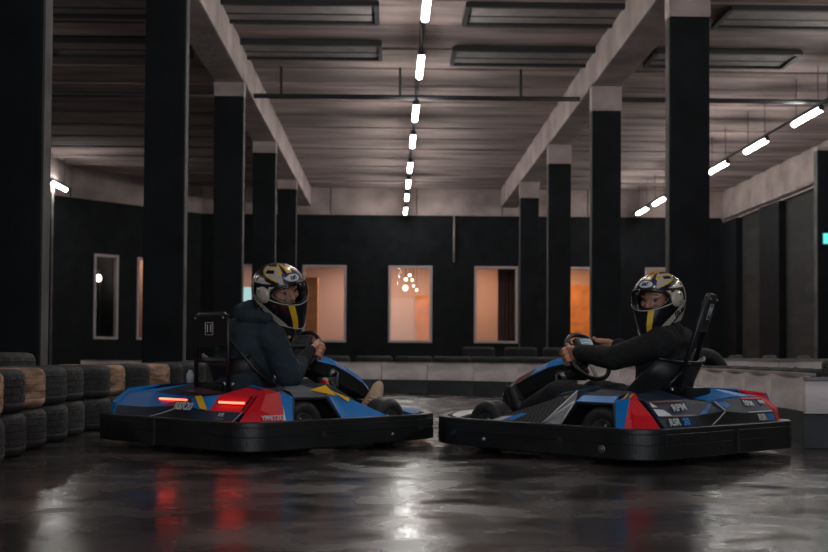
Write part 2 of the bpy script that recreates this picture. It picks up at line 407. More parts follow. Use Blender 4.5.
# shelf with goods behind the narrow window at left
r = empty('shelf_rack', qpt(8.85, 1.2, 0), R.z); tag(r, 'dark rack of shelves behind the narrow white-framed window at far left', 'shelf')
b = MB()
for z in (.9, 1.5, 2.1, 2.7, 3.3): b.box((0, 0, z), (1.1, .4, .03), 'shelf_dark')
for x in (-.55, .55):
    for yy in (-.18, .18): b.box((x, yy, 1.8), (.04, .04, 3.6), 'shelf_dark')
b.build('frame', r)
gi = ['low on the narrow-window rack', 'on the second shelf of the narrow-window rack', 'on the third shelf of the narrow-window rack', 'on the fourth shelf of the narrow-window rack']
for i, z in enumerate((.93, 1.53, 2.13, 2.73)):
    for j in range(2):
        b = MB(); h = .14 + .1 * random.random()
        p = qpt(8.65 + .35 * j + .08 * random.random(), 1.12, z + h / 2)
        b.box(p, (.18 + .06 * random.random(), .2, h), ('white_box', 'teal', 'shelf_dark', 'white_box', 'navy')[(i * 2 + j) % 5], R, bev=.01)
        tag(b.build('box'), ('left' if j == 0 else 'right') + ' small box ' + gi[i], 'box', 'boxes on the rack')
b = MB(); b.lathe([(.001, -.12), (.09, -.08), (.11, 0), (.09, .09), (.03, .13)], 'bulb', 14, Matrix.Translation(qpt(9.2, .8, 3.05)))
b.cyl(qpt(9.2, .8, 3.15), qpt(9.2, .8, 4.33), .008, 'steel'); tag(b.build('hanging_bulb'), 'single glowing bulb inside the narrow window at far left', 'lamp')

def area(name, loc, sx, sy, power, col, rot=(0, 0, 0)):
    l = bpy.data.lights.new(name, 'AREA'); l.shape = 'RECTANGLE'; l.size = sx; l.size_y = sy; l.energy = power; l.color = col
    o = bpy.data.objects.new(name, l); o.location = loc; o.rotation_euler = rot; COL.objects.link(o); return o
for x, pw, cc in ((-5.5, 38, (1, .72, .6)), (-1.2, 70, (1, .74, .62)), (1.0, 55, (1, .66, .48)), (3.2, 70, (1, .66, .45)), (6.5, 85, (1, .58, .3)), (10, 60, (1, .7, .5))):
    area('office_ceiling_light', (x, BY + 2.4, 4.2), 1.6, .5, pw * 1.15, cc)
area('store_ceiling_light', qpt(8.9, 1.4, 4.3), .8, .5, 6, (1, .8, .65)); area('store_ceiling_light', qpt(10.7, 1.3, 4.3), .8, .5, 30, (1, .6, .42))

# ---------------------------------------------------------------- columns and beams
BOT = 5.78
def column(x, y, ztop, w=.56, ztrans=5.4):
    b = MB(); h = w / 2; bv = .03
    b.box((x, y + .125, ztrans / 2), (w, .25, ztrans), 'black_paint', bev=bv)
    sx = 1 if x < 0 else -1
    b.box((x + sx * (h - .002), y + .135, ztrans / 2), (.012, .2, ztrans - .01), 'side_grey')  # thin strip of paler grey on the side facing the aisle
    b.box((x, y + .125, (ztrans + BOT) / 2), (w + .02, .27, BOT - ztrans), 'beam_concrete', bev=.015)
    return b
rows = [3.4, 9.4, 15.4, 21.4, 27.4, 33.4]
lab_l = {9.4: 'black square pillar at the far left edge of the photo, nearest of all', 15.4: 'thick black pillar behind the tyre wall, second from the left edge',
         21.4: 'black pillar with pale capital, nearest one left of the hooded driver', 27.4: 'slim black pillar right above the hooded driver helmet, next to last of the left line', 33.4: 'farthest black pillar of the left line, before the first lit window'}
lab_r = {15.4: 'thick black pillar behind the black-shirted driver, nearest of the right line', 21.4: 'black pillar with pale capital directly left of the right helmet', 27.4: 'slim black pillar right of the third lit window', 33.4: 'farthest black pillar of the right line overlapping the third window edge'}
for yy in rows:
    if yy in lab_l or yy == 3.4:
        o = column(-3.13 - (.08 if yy == 9.4 else 0), yy, 0, ztrans=5.5).build('pillar'); tag(o, lab_l.get(yy, 'black square pillar of the left line beside the camera'), 'pillar', 'black pillars')
    o = column(4.13, yy, 0, ztrans=5.3).build('pillar'); tag(o, lab_r.get(yy, 'black square pillar of the right line outside the picture, %s' % ('beside the right kart' if yy > 5 else 'beside the camera')), 'pillar', 'black pillars')
for yy, lb in ((33.4, 'black pillar far left of the left line, under the small tilted lamp'), (27.4, 'black pillar of the outer left line hidden behind the edge pillar')):
    o = column(-10.39, yy, 0, ztrans=5.35).build('pillar'); tag(o, lb, 'pillar', 'black pillars')
o = column(10.8, 27.4, 0, ztrans=5.7).build('pillar'); tag(o, 'black pillar cut by the right edge of the photo carrying the teal sign', 'pillar', 'black pillars')
for i, (xc, nm) in enumerate(((-3.13, 'trim_1'), (4.13, 'trim_2'), (-10.39, 'trim_3'))):
    b = MB(); b.box((xc, 17.3, (BOT + CEIL) / 2), (.58, 44, CEIL - BOT), 'beam_concrete', bev=.03)
    if i < 2:
        for yy in rows: b.box((xc, yy + .125, BOT + .05), (.62, .6, .12), 'beam_concrete', bev=.03)
    structure(b, nm)

# ceiling vents (long black framed slots)
def vent_proto(w):
    r = empty('ceiling_vent'); b = MB(); d = 1.05
    for yy in (-d / 2, d / 2): b.box((0, yy, -.05), (w, .09, .09), 'vent')
    b.box((0, .12, -.03), (w, .05, .05), 'vent')
    for xx in (-w / 2, w / 2): b.box((xx, 0, -.05), (.08, d, .09), 'vent')
    b.build('frame', r)
    b = MB(); b.box((0, 0, -.02), (w - .1, d - .1, .05), 'vent_panel')
    b.build('panel', r); return r
vp = vent_proto(2.75)
vl = [(-1.65, 18.9, 'dark framed ceiling vent left of the central lamp row, cut by the top edge'), (-1.62, 21.3, 'dark framed ceiling vent left of the central lamp row, second from the top'),
      (2.62, 18.9, 'dark framed ceiling vent right of the central lamp row, nearest the top edge'), (2.55, 21.6, 'dark framed ceiling vent right of the central lamp row, second from the top'),
      (-5.3, 21.3, 'dark framed ceiling vent between the two thick left pillars'), (-5.3, 18.7, 'dark framed ceiling vent at the top left beyond the edge pillar'),
      (6.4, 21.6, 'dark framed ceiling vent right of the thick right pillar, lower one'), (7.0, 18.9, 'dark framed ceiling vent at the top right corner')]
for i, (x, yy, lb) in enumerate(vl):
    o = vp if i == 0 else copy_tree(vp)
    o.location = (x, yy, CEIL - .03); tag(o, lb, 'vent', 'ceiling vents')
# cross pipe with hangers
r = empty('ceiling_pipe', (0, 22.55, 5.78)); tag(r, 'thin dark pipe running across the whole hall under the ceiling', 'pipe')
b = MB()
for xa, xb in ((-9.9, -3.45), (-2.8, 3.8), (4.45, 10.5)): b.cyl((xa, 0, 0), (xb, 0, 0), .05, 'vent')
b.build('pipe', r)
for x in (-8.3, -4.6, -2.25, .15, 2.6, 5.6, 8.9):
    b = MB(); b.box((x, 0, .3), (.05, .03, .6), 'vent'); b.build('hanger', r)

# ---------------------------------------------------------------- lamps
LZ = 5.53
def lamp_proto():
    r = empty('ceiling_lamp'); b = MB()
    b.box((0, 0, .04), (.06, 1.56, .04), 'rail', bev=.008)
    for yy in (-.76, .76): b.box((0, yy, -.02), (.11, .03, .10), 'rail', bev=.01)
    b.build('housing', r)
    b = MB()
    b.cyl((0, -.74, -.035), (0, .74, -.035), .052, 'tube', seg=14)
    b.build('diffuser', r)
    b = MB()
    b.bm.free()
    for yy in (-.6, .6):
        b = MB(); b.cyl((0, yy, .05), (0, yy, CEIL - LZ - .02), .008, 'rail', seg=6); b.build('wire', r)
    return r
lp = lamp_proto(); first = True
def place_lamp(x, yy, lb, g):
    global first
    o = lp if first else copy_tree(lp); first = False
    o.location = (x, yy, LZ); tag(o, lb, 'lamp', g); return o
YL = [15.55, 18.95, 22.6, 25.6, 29.2, 32.0, 34.7, 38.0]
ordn = ['nearest, cut by the top edge', 'second from the top edge', 'third, right at the cross pipe', 'fourth from the top edge', 'fifth from the top edge', 'third from the back wall', 'second from the back wall', 'last before the back wall']
for yy, t in zip(YL, ordn): place_lamp(.47, yy, 'white tube lamp of the central ceiling row, ' + t, 'central lamp row')
for yy, t in ((12.4, 'ahead of the karts'), (9.2, 'just beyond the karts'), (2.8, 'over the camera')): place_lamp(.47, yy, 'white tube lamp of the central row outside the picture, ' + t, 'central lamp row')
YR = [22.7, 25.9, 28.9, 32.2, 35.3, 37.7]
for yy, t in zip(YR, ['nearest the right photo edge', 'second from the right photo edge', 'third, touching the thick pillar', 'hidden behind the thick pillar', 'nearer one left of the thick pillar', 'farthest, left of the thick pillar']):
    place_lamp(8.5, yy, 'white tube lamp of the right ceiling row, ' + t, 'right lamp row')
for yy, t in ((19.5, 'first'), (16.3, 'second'), (13.1, 'third'), (9.9, 'fourth'), (6.7, 'fifth')): place_lamp(8.5, yy, 'white tube lamp of the right row outside the picture, %s one' % t, 'right lamp row')
place_lamp(-9.85, 33.2, 'small tilted white lamp above the black wall at far left', 'left lamp row')
for yy, t in ((20.4, 'third'), (14.0, 'second'), (7.6, 'first')): place_lamp(-9.85, yy, 'white tube lamp of the hidden left row, %s from the camera' % t, 'left lamp row')
for x, ya, yb, lb in ((.47, 1.5, 39.2, 'dark rail carrying the central row of tube lamps'), (8.5, 5.5, 39.2, 'dark rail carrying the right row of tube lamps'), (-9.85, 6.5, 34, 'dark rail carrying the left row of tube lamps')):
    b = MB(); b.box((x, (ya + yb) / 2, LZ + .085), (.05, yb - ya, .04), 'rail'); tag(b.build('lamp_rail'), lb, 'rail')

# teal sign on the right pillar, conduits, drop tube
r = empty('exit_sign', (10.72, 27.36, 3.5)); tag(r, 'small glowing teal sign on the pillar at the right photo edge', 'sign')
b = MB(); b.box((0, 0, 0), (.22, .05, .30), 'steel', bev=.01); b.build('housing', r)
b = MB(); b.box((0, -.03, 0), (.18, .015, .26), 'exit'); b.build('sign_face', r)
b = MB()
b.tube([(11.60, 8, 5.15), (11.60, 22, 5.15), (11.60, 22.2, 5.4), (11.60, 39, 5.4)], .045, 'concrete'); b.tube([(11.60, 8, 5.15), (11.76, 8, 5.15)], .045, 'concrete')
tag(b.build('conduit'), 'pale conduit running along the top of the right block wall', 'pipe')
b = MB(); b.cyl((2.2, BY - .1, 3.85), (2.2, BY - .1, 5.5), .03, 'concrete'); tag(b.build('drop_tube'), 'thin vertical tube on the black back wall above the gap between two lit windows', 'pipe')

# ---------------------------------------------------------------- tyres
def tyre_mesh(name, R, w, m, blocks=True, seg=72):
    b = MB(); hw = w / 2
    out = [(R * .60, -hw * .86), (R * .66, -hw), (R * .84, -hw), (R * .93, -hw * .93), (R * .985, -hw * .74)]
    gro = [-.5, -.17, .17, .5]
    z = -.74
    for g in gro:
        out += [(R * 1.0, (g - .035) * hw), (R * .982, (g - .02) * hw), (R * .982, (g + .02) * hw), (R * 1.0, (g + .035) * hw)]
    out += [(R * .985, hw * .74), (R * .93, hw * .93), (R * .84, hw), (R * .66, hw), (R * .60, hw * .86), (R * .62, 0), (R * .60, -hw * .86)]
    nn_ = len(out); rings = b.lathe(out, m, seg, smooth=lambda i: i < 5 or i > nn_ - 8)
    if blocks:                                           # tread blocks: every third segment of the shoulder rows pressed in
        for i in (3, 4, len(out) - 7, len(out) - 6):
            for k in range(0, seg, 3):
                v = rings[i][k]; rr = math.hypot(v.co.x, v.co.y); f = (rr - R * .022) / rr; v.co.x *= f; v.co.y *= f
        for i in range(5, len(out) - 7):
            for k in range((i // 4) % 4, seg, 4):
                v = rings[i][k]; rr = math.hypot(v.co.x, v.co.y)
                if rr > R * .98: f = (rr - R * .014) / rr; v.co.x *= f; v.co.y *= f
    bmesh.ops.remove_doubles(b.bm, verts=b.bm.verts[:], dist=1e-5)
    me = bpy.data.meshes.new(name); bmesh.ops.recalc_face_normals(b.bm, faces=b.bm.faces[:]); b.bm.to_mesh(me); b.bm.free()
    for mm in b.mats: me.materials.append(mm)
    return me
TW = .238
TM = {k: tyre_mesh('tyre_' + k, .272, TW, mm) for k, mm in (('a', 'rubber'), ('b', 'rubber2'), ('tan', 'rubber_tan'))}
M['rubber_far'] = mat('old_black_rubber', (.011, .011, .012), .75, noise_amt=.4, nscale=9, bump=.3, bscale=40)
TM['far'] = tyre_mesh('tyre_far', .29, TW, 'rubber_far', True, 48); TM['path'] = tyre_mesh('tyre_path', .29, .276, 'rubber_far', True, 48)
TM['mid'] = tyre_mesh('tyre_mid', .335, .24, 'rubber', False, 48); TM['big'] = tyre_mesh('tyre_big', .38, .285, 'rubber2'); TM['up'] = tyre_mesh('tyre_up', .30, .20, 'rubber')
def tyre(k, x, yy, z, lb, g=None, rot=None):
    o = bpy.data.objects.new('tyre', TM[k]); COL.objects.link(o); o.location = (x, yy, z); o.rotation_euler = rot or (0, 0, random.uniform(0, 6))
    return tag(o, lb, 'tyre', g)
h = TW / 2
nearw = ['at the left photo edge, cut by it', 'second from the left photo edge', 'third from the left photo edge', 'fourth from the left photo edge', 'fifth from the left photo edge', 'sixth from the left photo edge', 'just left of the blue kart tail', 'behind the blue kart tail tip', 'last behind the blue kart tail']
ys = [5.65, 6.2, 6.75, 7.3, 7.85, 8.4, 8.95, 9.5, 10.05]
up = ['tan', 'a', 'tan', 'b', 'b', 'a', 'tan', 'a', 'tan']
xs = [-1.965 - .255, -2.03 - .26, -2.08 - .265, -2.11 - .265, -2.15 - .265, -2.10 - .265, -2.12 - .265, -2.04 - .265, -1.98 - .265]
for i, yy in enumerate(ys):
    tyre('a' if i % 2 else 'b', xs[i] + .01, yy, h, '%s tyre of the bottom layer %s' % ('black' if i % 2 else 'dark grey', nearw[i]), 'tyre wall at left')
    tyre(up[i], xs[i], yy, TW + h + .002, {'tan': 'sand-coloured dusty', 'a': 'black', 'b': 'dark grey'}[up[i]] + ' tyre of the top layer ' + nearw[i], 'tyre wall at left')
for i in range(9):
    yy = 10.68 + .60 * i
    xx = -2.26 + .01 * i
    tyre('far', xx, yy, h, 'black bottom tyre of the left wall beyond the blue kart', 'tyre wall beyond the left kart')
    tyre('far', xx, yy, TW + h + .002, 'black top tyre of the left wall beyond the blue kart', 'tyre wall beyond the left kart')
for i in range(4):                                    # second row of larger tyres behind
    yy = 6.1 + .79 * i
    for k in range(2): tyre('big', -3.06, yy, .1425 + .286 * k, ['nearest', 'second', 'third', 'fourth'][i] + ' large tyre of the rear row at left, ' + ['lower one', 'upper one with ribbed shoulder'][k], 'large tyres in the rear row')

# ---------------------------------------------------------------- barrier of white boards round the bend
path = [V(p) for p in [(2.83, 7.5), (2.92, 9.0), (3.0, 10.6), (3.0, 12.2), (2.75, 13.8), (2.1, 15.2), (1.1, 16.2), (-.2, 16.75), (-1.8, 17.0), (-3.6, 17.1), (-5.4, 17.2)]]
dense = []
for i in range(len(path) - 1):
    p0_ = path[max(i - 1, 0)]; p1_ = path[i]; p2_ = path[i + 1]; p3_ = path[min(i + 2, len(path) - 1)]
    for k in range(20):
        t = k / 20
        dense.append(.5 * ((2 * p1_) + (-p0_ + p2_) * t + (2 * p0_ - 5 * p1_ + 4 * p2_ - p3_) * t * t + (-p0_ + 3 * p1_ - 3 * p2_ + p3_) * t ** 3))
dense.append(path[-1])
def walk(step, start=0.):
    out = []; acc = -start
    last = dense[0]; out.append(dense[0])
    for p in dense[1:]:
        acc += (p - last).length; last = p
        if acc >= step: out.append(p); acc -= step
    return out
def board(a, c, lb, z0=.205, z1=.445, g='white boards of the track barrier'):
    d = (c - a); L = d.length - .007; ang = math.atan2(d.y, d.x)
    r = empty('barrier_board', ((a.x + c.x) / 2, (a.y + c.y) / 2, 0), ang); tag(r, lb, 'barrier', g)
    b = MB(); N = 8; th = .04                                       # slightly bowed plastic board
    fr = []
    for i in range(N + 1):
        t = i / N; fr.append((-L / 2 + L * t + .004 * (1 if i == 0 else -1 if i == N else 0), .018 * math.sin(PI * t)))
    for i in range(N):
        (xa, ya), (xb, yb) = fr[i], fr[i + 1]
        b.slab([(xa, ya, z0), (xa, ya, z1), (xb, yb, z1), (xb, yb, z0)], 'board', th)
    b.box((0, -.0, z1 + .008), (L, .07, .02), 'concrete'); b.build('board', r)
    b = MB(); b.box((0, -.04, z0 / 2), (L - .004, .03, z0 - .004), 'skirt'); b.build('skirt', r)
    b = MB()
    for xx in (-L * .3, L * .3): b.lathe([(.001, .012), (.03, .01), (.034, 0)], 'grey_cover', 14, Matrix.Translation((xx, .018, (z0 + z1) / 2)) @ Matrix.Rotation(-PI / 2, 4, 'X'))
    b.build('fixing', r)
    return r
W = walk(.76)
for i in range(len(W) - 1):
    c = (W[i] + W[i + 1]) / 2; px = 391 + 1121 * c.x / c.y
    if i < 5: lb = ['nearest', 'second nearest', 'third nearest', 'fourth nearest', 'fifth nearest'][i] + ' scuffed white barrier board on the right behind the kart tail'
    elif c.x > 1.4: lb = 'white barrier board in the bend seen through the right kart'
    else: lb = 'white barrier board across the far track between the two karts' if c.x > -1.7 else 'white barrier board of the far track behind the hooded driver'
    board(W[i + 1], W[i], lb)          # the face looks to the track
# tyres behind the boards
off = []
for i in range(len(dense) - 1):
    t = dense[i + 1] - dense[i]; t.normalize(); off.append(dense[i] + V((t.y, -t.x)) * .40)
last = None; cnt = 0
for p in off:
    if p.y > 16.8 and p.x < -1.3: break
    if (p - V((3.45, 12.3))).length < .80 or p.y < 8.25: continue
    if last is None or (p - last).length > .60:
        last = p; far = p.y > 12
        g = 'tyres behind the far barrier' if far else 'tyres behind the right barrier'
        for k in range(2):
            tyre('path' if far else 'far', p.x, p.y, (.138 + k * .278) if far else (h + k * (TW + .002)), ('black tyre of the %s layer standing behind the %s white boards' % (['lower', 'upper'][k], 'far' if far else 'right')), g)
        cnt += 1
# extra lumps of tyres beyond, at the foot of the third window
for i, x in enumerate((1.55, 2.3, 2.98, 3.66, 5.0)):
    for k in range(3): tyre('far', x + .0, 19.8, h + k * (TW + .002), 'tyre of the tall stack beyond the bend below the right pillars, %s layer' % ['bottom', 'middle', 'top'][k], 'tall tyre stacks beyond the bend')
# second barrier farther back on the right
def vec(x, y_): return V((x, y_))
for i in range(4): board(vec(3.95 + 1.0 * i + 1.0, 14.2), vec(3.95 + 1.0 * i, 14.2), 'white board of the second barrier farther back at right, %s from the left' % ['first', 'second', 'third', 'fourth'][i], .30, .535, 'boards of the second barrier')
for o in [o for o in COL.objects if o.name.startswith('barrier_board') and abs(o.location.y - 14.2) < .01]: o.rotation_euler.z += 0
for i in range(7):
    for k in range(2): tyre('far', 4.9 + .62 * i, 16.6, h + k * (TW + .002), '%s tyre of the loose row beyond the second right barrier' % ['lower', 'upper'][k], 'loose tyres beyond the second barrier')
for i in range(9): tyre('up', 4.75 + .47 * i, 15.3, .30, 'upright tyre leaning in the row behind the second right barrier', 'upright tyres behind the second barrier', (1.5, 0, 1.2))
# end unit at the right photo edge
board(vec(3.75, 6.95), vec(2.58, 6.95), 'white end board at the right photo edge, next to the camera side', .22, .43, None)
for k in range(2): tyre('big', 3.29, 7.46, .1425 + .286 * k, ['bottom', 'top'][k] + ' black tyre of the stack behind the end board at the right photo edge', 'end stack at right')
o = tyre('mid', 3.42, 12.3, .33, 'large upright tyre leaning behind the right driver seat', None, (1.45, 0, .35))

# ---------------------------------------------------------------- karts
def bilin(q, u, v):
    a, b_, c, d = [V(p) for p in q]                      # a inner-bottom, b outer-bottom, c outer-top, d inner-top
    return (a * (1 - u) + b_ * u) * (1 - v) + (d * (1 - u) + c * u) * v
def qnormal(q, towards):
    a, b_, c, d = [V(p) for p in q]; n = (c - a).cross(d - b_); n.normalize()
    return n if n.dot(V(towards)) > 0 else -n
def decal(mb, q, uv, m, towards, off=.006, th=.003):
    """thin foil that follows the panel's curved surface"""
    n = qnormal(q, towards); i0 = mb.mi(m); N = 6
    c = uv if len(uv) == 4 else [uv[0], uv[1], uv[2], uv[2]]
    g = []
    for a in range(N + 1):
        row = []
        for e in range(N + 1):
            s_, t_ = a / N, e / N
            u = (c[0][0] * (1 - s_) + c[1][0] * s_) * (1 - t_) + (c[3][0] * (1 - s_) + c[2][0] * s_) * t_
            v = (c[0][1] * (1 - s_) + c[1][1] * s_) * (1 - t_) + (c[3][1] * (1 - s_) + c[2][1] * s_) * t_
            row.append(mb.bm.verts.new(bilin(q, u, v) + n * off))
        g.append(row)
    for a in range(N):
        for e in range(N):
            mb.bm.faces.new((g[a][e], g[a + 1][e], g[a + 1][e + 1], g[a][e + 1])).material_index = i0
def panel(mb, q, m, towards, th=.01):
    pts = [V(p) for p in q]; n = V((0, 0, 0))
    for i in range(len(pts)): n += pts[i].cross(pts[(i + 1) % len(pts)])
    if len(pts) != 4:
        if n.dot(V(towards)) < 0: pts = pts[::-1]
        mb.slab(pts, m, th); return
    n = qnormal(q, towards); i0 = mb.mi(m); N = 6
    T_ = [[mb.bm.verts.new(bilin(q, a / N, e / N)) for e in range(N + 1)] for a in range(N + 1)]
    B_ = [[mb.bm.verts.new(bilin(q, a / N, e / N) - n * th) for e in range(N + 1)] for a in range(N + 1)]
    for a in range(N):
        for e in range(N):
            mb.bm.faces.new((T_[a][e], T_[a + 1][e], T_[a + 1][e + 1], T_[a][e + 1])).material_index = i0
            mb.bm.faces.new((B_[a][e], B_[a][e + 1], B_[a + 1][e + 1], B_[a + 1][e])).material_index = i0
    for k in range(N):
        for (A, C, E_, G) in ((T_[k][0], T_[k + 1][0], B_[k + 1][0], B_[k][0]), (T_[k][N], T_[k + 1][N], B_[k + 1][N], B_[k][N]), (T_[0][k], T_[0][k + 1], B_[0][k + 1], B_[0][k]), (T_[N][k], T_[N][k + 1], B_[N][k + 1], B_[N][k])):
            mb.bm.faces.new((A, C, E_, G)).material_index = i0
def put_text(name, txt, size, m, parent, q, u, v, xdir, towards, shear=0., bold=0., off=.009):
    n = qnormal(q, towards); p = bilin(q, u, v) + n * off
    x = V(xdir); x = (x - n * x.dot(n)).normalized(); y = n.cross(x)
    return text_mesh(name, txt, size, m, parent, p, x, y, shear, .001, bold)

def footprint():
    w, L, rc, f1, wn, nb = .715, 1.87, .17, 1.36, .40, .18
    R = [(0, 0), (0, -.3), (0.004, -(w - rc))]
    for k in range(1, 17):
        a = k / 16 * PI / 2; R.append((rc - rc * math.cos(a), -(w - rc) - rc * math.sin(a)))
    R += [(.5, -w), (1.0, -w), (f1 - .1, -w + .004), (f1, -w + .02), (f1 + .12, -w + .075), (f1 + .22, -.54), (L - nb - .03, -wn - .02), (L - .10, -.31), (L - .03, -.18), (L, -.08)]
    Lh = [(x, -y) for x, y in R[::-1]]
    return R + Lh[:-1] if Lh[-1] == (0, 0) else R + Lh

def kart_wheel(root, x, y, R, w, steer, nm):
    s = 1 if y > 0 else -1
    mt = Matrix.Translation((x, y, R)) @ Matrix.Rotation(steer, 4, 'Z') @ Matrix.Rotation(-s * PI / 2, 4, 'X')     # local +z -> outwards
    b = MB(); hw = w / 2
    pr = [(R * .50, hw * .8), (R * .56, hw), (R * .80, hw), (R * .93, hw * .86), (R * .985, hw * .62), (R, hw * .3), (R, -hw * .3), (R * .985, -hw * .62), (R * .93, -hw * .86), (R * .80, -hw), (R * .56, -hw), (R * .50, -hw * .8)]
    b.lathe(pr, 'kart_rubber', 56, mt); o = b.build('wheel', root)
    b = MB(); b.lathe([(R * .53, hw * .8), (R * .50, hw * .88), (R * .46, hw * .8), (R * .42, hw * .35), (R * .2, hw * .28), (.001, hw * .28)], 'alu', 40, mt)
    b.lathe([(R * .50, -hw * .8), (R * .46, -hw * .6), (R * .4, hw * .3)], 'steel', 32, mt)
    b.lathe([(.022, hw * .3), (.022, hw * .75), (.012, hw * .8), (.001, hw * .8)], 'steel', 16, mt)
    for k in range(5):
        a = 2 * PI * k / 5; b.lathe([(.001, hw * .45), (.009, hw * .44), (.009, hw * .28)], 'chrome', 8, mt @ Matrix.Translation((R * .28 * math.cos(a), R * .28 * math.sin(a), 0)))
    b.build('rim', o)

def make_kart(loc, rz, dx, near, liv, label, number, ps_yaw):
    root = empty('racing_kart', (loc[0], loc[1], 0), rz); tag(root, label, 'kart', 'rental karts')
    xr = .33 + dx; xf = 1.14; S = {1: 'left', -1: 'right'}
    # bumper: moulded ring
    fp = footprint(); n_ = len(fp); b = MB()
    pts = []
    for i in range(n_):
        a, c = V((*fp[i - 1], 0)), V((*fp[(i + 1) % n_], 0)); t = c - a; t.normalize(); pts.append((V((*fp[i], 0)), V((t.y, -t.x, 0))))
    ctr = V((.9, 0, 0))
    prof = [(-.03, .080), (-.003, .080), (0, .084), (.001, .148), (-.002, .150), (-.002, .153), (.001, .155), (.0, .198), (-.002, .200), (-.002, .203), (0, .205), (-.001, .223), (-.005, .227), (-.012, .229), (-.05, .227), (-.055, .215), (-.035, .205), (-.035, .09), (-.03, .084)]
    rings = []
    for p, nrm in pts:
        if nrm.dot(p - ctr) < 0: nrm = -nrm
        rings.append([b.bm.verts.new((p.x + nrm.x * q[0], p.y + nrm.y * q[0], q[1])) for q in prof])
    im = b.mi('plastic')
    for i in range(n_):
        A, B = rings[i], rings[(i + 1) % n_]
        for k in range(len(prof) - 1):
            f = b.bm.faces.new((A[k], A[k + 1], B[k + 1], B[k])); f.material_index = im
    bump = b.build('bumper', root)
    b = MB(); yy = -.06 if near > 0 else .06; b.box((-.002, yy, .150), (.012, .012, .142), 'vent'); b.build('bumper_joint', bump)
    for xx in (.52, 1.28): b = MB(); b.cyl((xx, near * .712, .150), (xx, near * .719, .150), .016, 'vent', seg=14); b.build('bumper_hole', bump)
    for yy in (-.45, .45): b = MB(); b.cyl((.004, yy, .17), (-.004, yy, .17), .008, 'steel', seg=10); b.build('bumper_bolt', bump)
    for xx in ((.26, 1.05) if near > 0 else (1.05,)):
        b = MB(); b.cyl((xx, near * .700, .125), (xx, near * .721, .125), .020 if xx < .5 else .011, 'alu', seg=16); b.cyl((xx, near * .715, .125), (xx, near * .727, .125), .009, 'chrome', seg=6); b.build('bumper_bolt', bump)
    # chassis
    b = MB()
    for s in (1, -1): b.tube([(.05, s * .28, .10), (.5, s * .30, .075), (1.0, s * .32, .07), (1.5, s * .22, .08), (1.70, s * .16, .11)], .016, 'steel')
    for xx in (.08, .5, 1.0, 1.62): b.tube([(xx, -.30, .085), (xx, .30, .085)], .016, 'steel')
    for s in (1, -1):
        b.tube([(.55, s * .3, .08), (.55, s * .60, .12), (1.0, s * .60, .12), (1.0, s * .3, .08)], .013, 'steel')
        b.tube([(.12, s * .3, .1), (.12, s * .67, .13)], .012, 'steel'); b.tube([(1.55, s * .2, .09), (1.60, s * .45, .13)], .012, 'steel')
    b.box((1.1, 0, .058), (1.0, .60, .008), 'steel'); b.cyl((xr, -.52, .15), (xr, .52, .15), .019, 'chrome')
    for s in (1, -1): b.box((.35, s * .40, .14), (.5, .14, .06), 'steel', bev=.01); b.cyl((xf, s * .32, .12), (xf, s * .5, .15), .014, 'steel')
    b.build('chassis', root)
    kart_wheel(root, xr, .555, .150, .17, 0, 'rear'); kart_wheel(root, xr, -.555, .150, .17, 0, 'rear')
    kart_wheel(root, xf, .555, .146, .135, liv['steer'], 'front'); kart_wheel(root, xf, -.555, .146, .135, liv['steer'], 'front')
    # rear fairing
    b = MB(); texts = []
    rear = b
    yc = -.12 if liv['name'] == 'L' else 0.; y2 = (lambda s: .575 if (s < 0 and liv['name'] == 'L') else .51); y1 = (lambda s: (.23 if s > 0 else -.35)) if liv['name'] == 'L' else (lambda s: s * .24)
    A = lambda s, k: {0: (.03, yc, .225), 1: (.03, y1(s), .225), 2: (.04, s * y2(s), .225)}[k]
    B_ = lambda s, k: {0: (.045, yc, .295), 1: (.05, y1(s), .275), 2: (.07, s * (y2(s) + .025), .275)}[k]
    C_ = lambda s, k: {0: (.13, yc, .335), 1: (.12, y1(s), .355), 2: (.15, s * (y2(s) + .01), .350)}[k]
    D_ = lambda s, k: {0: (.30 + dx, yc, .36), 1: (.27 + dx * .6, y1(s) * .95, .398), 2: (.30 + dx * .5, s * .47, .375)}[k]
    rq = {}
    for s in (1, -1):
        lv = liv[S[s]]
        for (nm, f0, f1_) in (('low', A, B_), ('mid', B_, C_), ('up', C_, D_)):
            for k, io in ((0, 'in'), (1, 'out')):
                q = (f0(s, k), f0(s, k + 1), f1_(s, k + 1), f1_(s, k)); rq[(s, nm, io)] = q
                panel(b, q, lv[nm + io], (-1, 0, 1))
    T = (-1, 0, .7)
    # decals and lights
    leds = []
    for s in (1, -1):
        qm = rq[(s, 'mid', 'in' if s > 0 else 'out')]
        if liv['led']:
            leds.append((qm, s))
    if liv['name'] == 'L':
        decal(b, rq[(1, 'low', 'in')], [(0, 0), (.75, 0), (0, .85)], 'steel', T)
        decal(b, rq[(-1, 'low', 'in')], [(0, 0), (.5, 0), (0, .85)], 'steel', T)
        decal(b, rq[(1, 'low', 'in')], [(.78, .0), (.72, .0), (-.0, .85), (.0, .95)], 'letter', T, .008)
        decal(b, rq[(-1, 'mid', 'in')], [(.30, 1.0), (.02, 1.0), (.72, -.05), (1.0, -.05)], 'yellow', T, .009)
        decal(b, rq[(-1, 'mid', 'in')], [(0, .75), (0, 0), (.45, 0)], 'navy', T)
        decal(b, rq[(1, 'mid', 'in')], [(0, .80), (0, 0), (.5, 0)], 'navy', T)
        decal(b, rq[(-1, 'up', 'out')], [(0, .86), (1, .86), (1, 1), (0, 1)], 'midblue', T)
        decal(b, rq[(1, 'up', 'in')], [(.0, .3), (.6, .3), (.6, .7), (.0, .7)], 'darkred', T)
        decal(b, rq[(-1, 'low', 'out')], [(.93, 0), (.96, 0), (1.03, 1), (1.0, 1)], 'letter', T)
